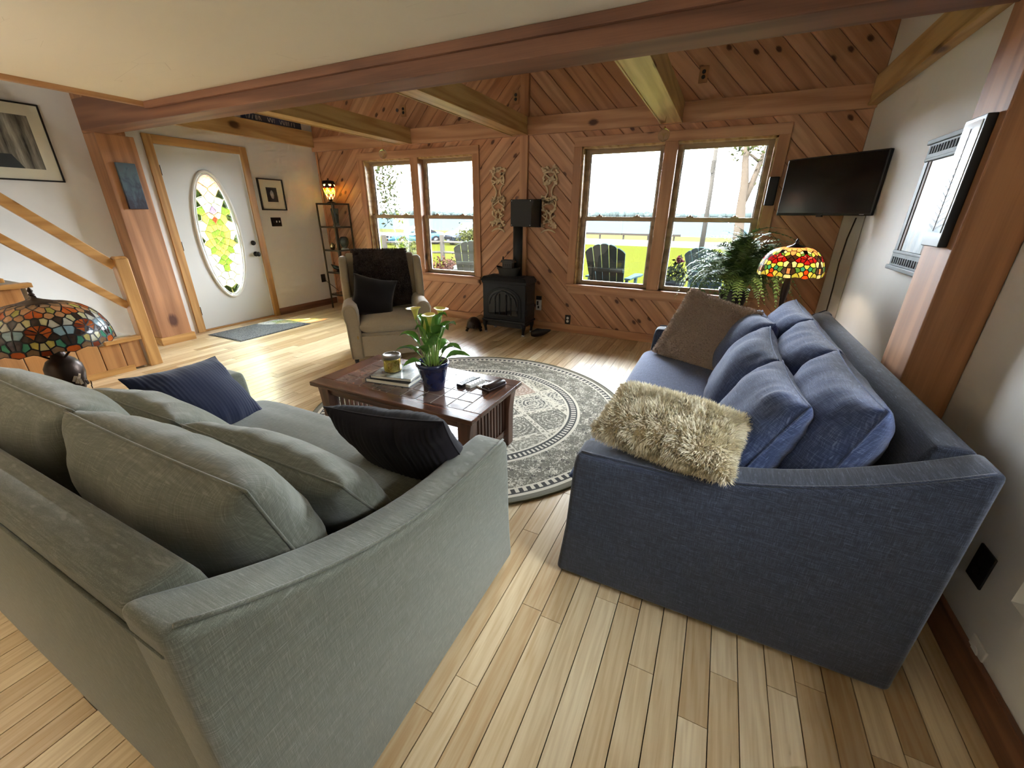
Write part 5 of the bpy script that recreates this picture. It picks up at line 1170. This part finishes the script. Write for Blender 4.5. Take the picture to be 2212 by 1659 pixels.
# ------------------------------------------------------------------ two unseen fill uplights, added behind the viewer to brighten ceiling and near half
def fill_lamp(label, x_, y_, watts):
    o = thing('fill_torchiere', label, 'lamp', (x_,y_,0), 0, 'added fill lamps')
    MB().lathe([(.14,0),(.14,.015),(.03,.03),(.014,.05)], 24).build('base', m_bronze, o, True)
    MB().tube([(0,0,.04),(0,0,1.52)], .011, 10).build('pole', m_bronze, o, True)
    MB().lathe([(.02,1.50),(.06,1.515),(.12,1.55),(.165,1.61),(.16,1.61),(.115,1.56),(.05,1.53),(.001,1.525)], 28).build('bowl', m_bronze, o, True)
    bulb_light(o, (0,0,1.585), watts, (1,.95,.87), .05)
fill_lamp('unseen bronze fill uplight added by the stairs behind the viewer', -3.6, -.6, 9.5)
fill_lamp('unseen bronze fill uplight added in the middle of the rear room', -2.6, -2.6, 7)
# ------------------------------------------------------------------ outdoors
def plain0(*a, **k): return plain(*a, spec=0, **k)
def gz(y): return -.35-.55*smoothstep(6, 28, y)
t = NT('lawn_grass'); _v = t.vec('pos'); _n = t.noise(_v, 7, 4, .7); _n2 = t.noise(_v, .35, 3)
t.P(Base_Color=t.mix(_n2, t.mix(_n, (.0104,.0127,.0019,1), (.0170,.0183,.0031,1)), (.0153,.0158,.0025,1)), Roughness=.95, Specular_IOR_Level=0); t.bump(_n, .5, .03); m_lawn = t.m
m = MB().grid(lambda u,v: (-60+140*u, 4.99+31*v, gz(4.99+31*v)), 20, 24)
tag(m.build('lawn', m_lawn, smooth=True), 'sunlit lawn sloping down from the house to the road', 'lawn', kind='structure')
m_pave = plain0('pale_paving', (.0292,.0284,.0267,1), .9, noise=.25); m_road = plain0('asphalt', (.0221,.0220,.0220,1), .9, noise=.2)
tag(MB().prism([(-9.5,8.6),(-3.2,5.1),(-3.0,6.3),(-7.5,10.6)], -.37, -.335).build('path', m_pave), 'pale paved garden path outside the armchair window', 'path', kind='structure')
tag(MB().b2(-120,120,36,46,-1.15,-.915).build('road', m_road), 'pale road running between the lawn and the lake', 'road', kind='structure')
tag(MB().b2(-120,120,46,60,-1.6,-1.05).build('bank', plain0('bank_grass',(.0183,.0189,.0074,1),.95,noise=.4)), 'rough grassy bank beyond the road', 'bank', kind='structure')
t = NT('lake_water'); _v = t.vec('pos'); _n = t.noise(t.n('Mapping', {0:_v,3:(.02,.25,1)}).outputs[0], 1, 4, .6)
t.P(Base_Color=t.ramp(_n, [(.35,(.0)),(.6,1)]), Roughness=.8, Specular_IOR_Level=.0); t.set(t.b.inputs['Base Color'], t.mix(_n, (.0116,.0189,.0251,1), (.0183,.0239,.0281,1))); m_lake = t.m
tag(MB().b2(-2500,2500,60,1500,-1.9,-1.5).build('lake', m_lake), 'blue lake filling the view beyond the road', 'lake', kind='structure')
m_far = NT('far_trees'); _n = m_far.noise(m_far.n('Mapping', {0:m_far.vec('pos'),3:(.06,.06,.2)}).outputs[0], 1, 4, .7); m_far.P(Base_Color=m_far.mix(_n, (.0110,.0166,.0158,1), (.0257,.0299,.0281,1)), Roughness=1, Specular_IOR_Level=0)
rr = random.Random(5); m = MB()
for k in range(1100):
    x_ = -2000+k*3.2+rr.uniform(-6,6); y_ = 1400+rr.uniform(0,85); h_ = rr.uniform(8,17)+4*math.sin(k*.05); w_ = rr.uniform(10,20)
    m.lathe([(w_*.5,0),(w_*.6,h_*.4),(w_*.48,h_*.75),(w_*.2,h_*.95),(.2,h_)], 7, (x_,y_,-1.5))
tag(m.build('treeline', m_far.m), 'distant blue-green wooded shore across the lake', 'trees', kind='stuff')
m_hill = plain0('hazy_hill', (.0232,.0257,.0274,1), 1)
m = MB().grid(lambda u,v: (-4500+9000*u, 2600+500*v, -2+(38+26*math.sin(u*23+1)+18*math.sin(u*51))*math.sin(pi*min(1,v*.9+.05))), 90, 4)
tag(m.build('hills', m_hill, smooth=True), 'faint low hills on the horizon', 'hills', kind='structure')
# guard rail
gr = thing('guard_rail', 'low roadside guard rail in front of the lake', 'guard rail', (-9.5,46.8,-1.05)); m_galv = plain0('galvanised', (.0135,.0110,.0091,1), .6)
MB().b2(-16,5.6,-.04,.04,.52,.72).build('rail_band', m_galv, gr); 
for k in range(9): MB().b2(-15.5+k*2.55,-15.35+k*2.55,.04,.2,0,.7).build('post', m_galv, gr)
# utility pole and wires
up_ = thing('utility_pole', 'pale leaning utility pole at the lawn edge', 'pole', (-1.35,35.2,gz(35))); m_pole = plain0('weathered_pole', (.0220,.0195,.0166,1), .9, noise=.2)
MB().tube([(0,0,0),(-.05,0,4),(-.25,0,8.5)], [.18,.15,.12], 12).build('shaft', m_pole, up_, True)
MB().b2(-.3,-.1,-.2,-.05,5.1,5.9).build('meter_box', m_pole, up_)
for z0, z1, lb in ((4.95,5.25,'upper'),(4.55,4.85,'lower')):
    tag(MB().tube([(-30+k*3.2, 35.1, gz(35)+z0+.9+.0006*(k*3.2-28)**2) for k in range(20)], .022, 5).build('power_line', m_road), lb+' power line strung across the sky from the utility pole', 'wire', 'power lines')
# two-stemmed tree by the lake and hanging branch at the other window
m_bark = plain0('pale_bark', (.0286,.0221,.0165,1), .95, noise=.35)
m_tl = NT('tree_leaf'); _r = m_tl.n('NewGeometry').outputs['Random Per Island']; m_tl.P(Base_Color=m_tl.mix(_r, (.0074,.0110,.0050,1), (.0220,.0220,.0074,1)), Roughness=.7, Specular_IOR_Level=0)
def leaves(cs, n, size, seed, spread):
    rr = random.Random(seed); m = MB()
    for _ in range(n):
        c = Vector(rr.choice(cs)); p = c+Vector([rr.gauss(0,spread) for _ in range(3)]); a = Vector([rr.uniform(-1,1) for _ in range(3)]).normalized(); b = a.cross(Vector((rr.uniform(-1,1),rr.uniform(-1,1),.3))).normalized(); s_ = size*rr.uniform(.6,1.3)
        m.add([p-a*s_,p+b*s_*.45,p+a*s_,p-b*s_*.45], [(0,1,2,3)])
    return m
tr = thing('lake_tree', 'two-stemmed tree with pale trunk at the lawn edge', 'tree', (.95,33.5,gz(33.5)))
MB().tube([(0,0,0),(-.1,0,1.5),(-.25,0,3),(-.3,0,4.2),(-.55,0,5.8),(-.7,0,8)], [.36,.32,.29,.26,.2,.15], 10).build('trunk', m_bark, tr, True)
MB().tube([(-.25,0,3.0),(.1,.1,4.2),(.35,.2,5.5),(.7,.2,7)], [.24,.2,.16,.12], 8).build('second_stem', m_bark, tr, True)
MB().tube([(.35,.2,5.5),(-.2,0,5.9),(-.9,0,6.3)], [.1,.08,.05], 6).build('branch', m_bark, tr, True)
l_ = leaves([(.7,0,6.2),(1.0,0,5.6),(.9,0,4.8),(-.9,0,6.3),(.1,0,6.6),(1.1,0,6.8),(-.3,0,6.9)], 420, .16, 4, .42).build('foliage', m_tl.m, tr); l_['kind'] = 'stuff'
tr = thing('garden_tree', 'leafy tree branch hanging across the armchair window', 'tree', (-11.2,10.6,gz(10)))
MB().tube([(0,0,0),(.1,0,1.5),(.5,-.1,2.8),(1.4,-.3,3.4),(2.3,-.5,3.3)], [.16,.14,.11,.07,.03], 8).build('trunk', m_bark, tr, True)
l_ = leaves([(2.4,-.6,3.2),(2.3,-.6,2.9),(2.6,-.6,2.6),(2.4,-.6,2.3),(2.2,-.6,2.4),(2.3,-.6,2.0),(1.7,-.4,3.3),(1.9,-.5,2.8),(2.35,-.6,1.7)], 700, .06, 6, .17).build('foliage', m_tl.m, tr); l_['kind'] = 'stuff'
def shrub(label, loc, r_, h_, cols, n, seed):
    o = thing('shrub', label, 'shrub', loc); rr = random.Random(seed); mt_ = NT('shrub_leaf'); _r = mt_.n('NewGeometry').outputs['Random Per Island']; mt_.P(Base_Color=mt_.mix(_r, *cols), Roughness=.8, Specular_IOR_Level=0)
    cs = [(r_*rr.uniform(-.7,.7), r_*rr.uniform(-.7,.7), h_*rr.uniform(.25,.9)) for _ in range(16)]
    q = leaves(cs, n*4, .034, seed+1, r_*.24).build('foliage', mt_.m, o); q['kind'] = 'stuff'
    MB().tube([(0,0,0),(0,0,h_*.6)], .015, 6).build('stem', m_bark, o)
shrub('yellow-green shrub outside the window behind the armchair', (-6.75,8.3,gz(8.3)), .45, 1.15, ((.0110,.0147,.0037,1),(.0274,.0281,.0079,1)), 900, 31)
shrub('yellow-green shrub beside the split rail fence outside', (-5.95,9.9,gz(9.9)), .38, 1.45, ((.0135,.0158,.0037,1),(.0293,.0293,.0079,1)), 800, 33)
shrub('low red-leaved shrub outside next to the garden path', (-4.75,6.8,gz(6.8)), .36, .85, ((.0209,.0079,.0056,1),(.0336,.0178,.0135,1)), 800, 35)
hd = thing('hedge', 'tall yellow-green hedge outside the front door', 'hedge', (-9.2,3.0,gz(5)))
mt_ = NT('hedge_leaf'); _r = mt_.n('NewGeometry').outputs['Random Per Island']; mt_.P(Base_Color=mt_.ramp(_r, [(0,.5),(1,.5)]), Roughness=.8, Specular_IOR_Level=0); mt_.set(mt_.b.inputs['Base Color'], mt_.mix(_r, (.0074,.0122,.0025,1), (.0209,.0245,.0062,1)))
rr = random.Random(8); leaves([(rr.uniform(-.4,.4), rr.uniform(-4,4.5), rr.uniform(.05,3.0)) for _ in range(260)], 9000, .085, 9, .2).build('foliage', mt_.m, hd)['kind'] = 'stuff'
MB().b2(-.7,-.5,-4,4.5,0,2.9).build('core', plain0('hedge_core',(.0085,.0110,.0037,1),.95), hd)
hd = thing('hedge', 'unseen hedge added to block sky outside the right wall window', 'hedge', (2.9,0,-.36))  # added out of view to cut the window light and tint it green
rr = random.Random(18); leaves([(rr.uniform(-.3,.3), rr.uniform(-2.5,4), rr.uniform(.05,2.6)) for _ in range(240)], 6000, .085, 19, .2).build('foliage', mt_.m, hd)['kind'] = 'stuff'
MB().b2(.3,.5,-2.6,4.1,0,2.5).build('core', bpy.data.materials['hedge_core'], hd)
tag(MB().b2(-40,XL-.14,-30,4.99,-.9,-.36).build('front_yard', m_lawn), 'lawn on the door side of the house', 'lawn', kind='structure')
tag(MB().b2(XR+.15,40,-30,4.99,-.9,-.36).build('side_yard', m_lawn), 'lawn on the sofa side of the house', 'lawn', kind='structure')
# split rail fence
sf = thing('rail_fence', 'split rail fence with one pale post between lawn and cars', 'fence', (-11.3,16,gz(16))); m_rail = plain0('pale_rail', (.0257,.0232,.0195,1), .9, noise=.2)
for px, py in ((0,0),(-1.9,-1.6),(3.2,.1)): MB().box((px,py,.56),(.16,.16,1.12)).build('post', m_rail, sf, bevel=.02)
for z in (.38,.82):
    MB().tube([(0,0,z),(-1.9,-1.6,z)], .05, 7).build('rail', m_rail, sf); MB().tube([(0,0,z),(3.2,.1,z)], .05, 7).build('rail', m_rail, sf)
# adirondack chairs
def adirondack(label, loc, rz, mat, group):
    o = thing('adirondack_chair', label, 'chair', loc, math.radians(rz), group)
    for k in range(5):
        x_ = (k-2)*.118; tp = lambda q: .84-1.5*q*q; hh = tp(x_)
        MB().prism([(-.046+x_*.8,0),(.046+x_*.8,0)]+[(x_+q, tp(x_+q)-(.012 if abs(q) > .05 else 0)) for q in (.053,.03,0,-.03,-.053)], -.01, .01, 1).build('back_slat', mat, o, bevel=.003, rot=(math.radians(-24),0,0), loc=(0,.10,.26))
    MB().box((0,.30,.66),(.52,.028,.06),(math.radians(-24),0,0)).build('back_rail', mat, o, bevel=.004)
    MB().box((0,.14,.40),(.64,.09,.03)).build('arm_rail', mat, o, bevel=.004)
    for k in range(5): MB().box((0,-.42+k*.108,.375-k*.028),(.52,.095,.02),(math.radians(-14),0,0)).build('seat_slat', mat, o, bevel=.003)
    for s in (-1,1):
        MB().prism([(s*.25,.16),(s*.34,.18),(s*.345,-.1),(s*.38,-.3),(s*.37,-.48),(s*.30,-.52),(s*.235,-.46),(s*.25,-.1)][::s], .52, .545).build('arm', mat, o, bevel=.004)
        MB().box((s*.275,-.42,.26),(.03,.1,.52)).build('front_leg', mat, o, bevel=.003)
        MB().box((s*.25,.05,.21),(.03,1.0,.11),(math.radians(-16),0,0)).build('side_runner', mat, o, bevel=.003)
        MB().box((s*.285,.14,.46),(.03,.07,.13)).build('arm_bracket', mat, o)
m_adg = plain0('faded_green_paint', (.0153,.0261,.0275,1), .6, noise=.15); m_adp = plain0('pale_green_paint', (.0340,.0440,.0340,1), .6, noise=.1)
adirondack('blue-green adirondack chair outside the lake window, back to the house', (-1.43,6.35,-.02), 180-4, m_adg, 'adirondack chairs outside')
adirondack('pale green adirondack chair outside the armchair window', (-3.85,6.35,-.05), 180+28, m_adp, 'adirondack chairs outside')
adirondack('blue-green adirondack chair outside behind the fern', (-.02,6.9,-.06), 180-30, m_adg, 'adirondack chairs outside')
dk = tag(MB().b2(-5.2,1.6,5.0,7.6,-.34,-.06).build('patio', m_pave), 'low stone patio under the garden chairs', 'patio', kind='structure')
# geranium pot
ge = thing('geranium_pot', 'potted geranium with pink flower head outside the lake window', 'plant', (-.50,5.9,-.06))
MB().lathe([(.10,.42),(.14,.55),(.15,.62),(.13,.62)], 20).lathe([(.09,0),(.05,.1),(.05,.4),(.11,.42)], 16).build('pot', plain0('blue_grey_pot',(.0062,.0074,.0085,1),.5), ge, True)
mt_ = NT('geranium_leaf'); mt_.P(Base_Color=mt_.mix(mt_.n('NewGeometry').outputs['Random Per Island'], (.0062,.0104,.0062,1), (.0147,.0189,.0122,1)), Roughness=.7, Specular_IOR_Level=0)
leaves([(0,0,.70),(.06,.02,.74),(-.06,0,.72),(.0,0,.8),(.08,0,.66),(-.09,0,.66)], 260, .035, 12, .06).build('foliage', mt_.m, ge)['kind'] = 'stuff'
MB().tube([(0,0,.7),(.03,0,.84),(.035,0,.9)], .004, 5).build('stem', mt_.m, ge)
leaves([(.04,0,.9),(.06,0,.9),(.02,0,.91)], 90, .02, 13, .018).build('flower_head', plain0('pink_petal',(.0336,.0056,.0170,1),.6), ge)['kind'] = 'stuff'
cb = thing('dark_planter', 'dark curved planter edge at the corner of the lake window', 'planter', (-1.98,5.55,-.06))
MB().lathe([(.1,0),(.16,.1),(.2,.45),(.17,.6),(.2,.72),(.18,.72)], 20).build('bowl', plain0('charcoal_planter',(.0074,.0085,.0098,1),.6), cb, True)
# ------------------------------------------------------------------ cars
m_tyre = plain0('tyre', (.0050,.0050,.0056,1), .8); m_rim = plain('alloy', (.0183,.0183,.0189,1), .35, .6); m_cg = plain('car_glass', (.0091,.0122,.0135,1), .08, spec=.25); m_chr = plain('chrome', (.0305,.0305,.0305,1), .2, .9)
m_teal = plain('teal_car_paint', (.0040,.0216,.0312,1), .25, spec=.12); m_navy = plain('dark_car_paint', (.0050,.0067,.0091,1), .25, spec=.12); m_soft = plain0('soft_top', (.0062,.0062,.0074,1), .9)
def car(label, loc, rz, paint, Lh, W_, belt, prof_hood, cabin, top_mat, plate_col, roof_rack=False):
    o = thing('car', label, 'car', loc, rz, 'parked cars by the road')       # +x is forward
    sec = []
    for x_, zb, zt_, wq in prof_hood:
        w_ = W_/2*wq; sec.append([(x_,-w_*.9,zb),(x_,-w_,zb+(zt_-zb)*.35),(x_,-w_*.97,zb+(zt_-zb)*.75),(x_,-w_*.82,zt_),(x_,0,zt_+.03),(x_,w_*.82,zt_),(x_,w_*.97,zb+(zt_-zb)*.75),(x_,w_,zb+(zt_-zb)*.35),(x_,w_*.9,zb)])
    m = MB(); n = 9; m.add([p for s in sec for p in s], [(i*n+k,i*n+(k+1)%n,(i+1)*n+(k+1)%n,(i+1)*n+k) for i in range(len(sec)-1) for k in range(n)]+[tuple(range(n)),tuple((len(sec)-1)*n+k for k in range(n))[::-1]])
    m.build('body', paint, o, True, sub=1)
    x0,x1,x2,x3,zr = cabin; w0, w1 = W_/2*.84, W_/2*.66
    def cab(f, inset_=0): return [(x0,-w0*f,belt),(x1,-w1*f,zr),(x2,-w1*f,zr),(x3,-w0*f,belt),(x0,w0*f,belt),(x1,w1*f,zr),(x2,w1*f,zr),(x3,w0*f,belt)]
    g = MB().add(cab(1), [(0,1,2,3),(4,7,6,5),(0,4,5,1),(2,6,7,3),(1,5,6,2)]); g.build('cabin_glass', m_cg if top_mat is not m_soft else m_cg, o, bevel=.04, seg=2)
    MB().add([(x1+.12,-w1*1.03,zr-.02),(x2-.1,-w1*1.03,zr-.02),(x2-.1,w1*1.03,zr-.02),(x1+.12,w1*1.03,zr-.02),(x1+.25,-w1*.8,zr+.05),(x2-.25,-w1*.8,zr+.05),(x2-.25,w1*.8,zr+.05),(x1+.25,w1*.8,zr+.05)], [(0,3,2,1),(4,5,6,7),(0,1,5,4),(1,2,6,5),(2,3,7,6),(3,0,4,7)]).build('roof', top_mat, o, bevel=.03)
    if top_mat is m_soft: MB().add([(x0-.02,-w0*1.02,belt+.02),(x1+.15,-w1*1.05,zr),(x1+.15,w1*1.05,zr),(x0-.02,w0*1.02,belt+.02),(x0+.9,-w0*1.03,belt+.02),(x0+.9,w0*1.03,belt+.02)], [(0,1,2,3),(0,4,1),(3,2,5)]).build('rear_soft_top', top_mat, o)
    for s in (-1,1):
        MB().tube([(x3,s*w0,belt),(x2,s*w1,zr)], .03, 6).build('pillar', paint, o)
        for wx in (Lh*.29,-Lh*.29):
            MB().lathe([(.2,-.1),(.32,-.1),(.34,-.06),(.34,.06),(.32,.1),(.2,.1)], 24).build('tyre', m_tyre, o, True, rot=(pi/2,0,0), loc=(wx,s*(W_/2-.1),.34))
            MB().lathe([(.2,-.105),(.19,-.09),(.05,-.07),(.001,-.075)] if s > 0 else [(.2,.105),(.19,.09),(.05,.07),(.001,.075)], 20).build('rim', m_rim, o, True, rot=(pi/2,0,0), loc=(wx,s*(W_/2-.1),.34))
        MB().box((Lh/2-.10,s*W_*.36,.66),(.14,.28,.12)).build('headlight', m_chr, o, bevel=.03)
        MB().box((x3-.25,s*(w0+.12),belt+.08),(.12,.2,.12)).build('mirror', paint, o, bevel=.03)
    MB().box((Lh/2-.02,0,.62),(.06,W_*.42,.16)).build('grille', m_tyre, o, bevel=.02)
    MB().box((Lh/2+.02,0,.42),(.03,.34,.15)).build('licence_plate', plain0('plate',plate_col,.5), o)
    MB().box((Lh/2-.02,0,.28),(.1,W_*.8,.10)).build('bumper_lip', m_tyre, o, bevel=.03)
    if roof_rack:
        for s in (-1,1): MB().tube([(x1+.2,s*w1*.9,zr+.1),(x2-.1,s*w1*.9,zr+.1)], .025, 6).build('roof_rail', m_chr, o)
CP = [(2.38,.32,.62,.72),(2.30,.22,.78,.88),(1.9,.2,.86,.98),(1.0,.2,.93,1),(.4281,.1223,.5871,1),(-.6,.2,.95,1),(-1.4,.22,.98,1.0),(-2.1,.26,.95,.95),(-2.35,.32,.85,.82)]
car('teal blue convertible with black soft top parked beyond the lawn', (-22.7,28.5,-.92), math.radians(238), m_teal, 4.76, 1.88, .93, CP, (-1.55,-.75,.0,.75,1.38), m_soft, (.0274,.0104,.0037,1))
SP = [(2.3,.4,.75,.75),(2.2,.3,1.0,.9),(1.8,.28,1.08,.98),(1.0,.28,1.14,1),(.7,.28,1.15,1),(-1.5,.28,1.15,1),(-2.1,.32,1.12,.97),(-2.3,.4,1.0,.85)]
car('dark sport utility car with roof rails parked behind the fence', (-18.9,31.0,-.95), math.radians(250), m_navy, 4.7, 1.92, 1.12, SP, (-2.15,-1.8,.2,1.0,1.72), m_navy, (.0245,.0245,.0245,1), True)
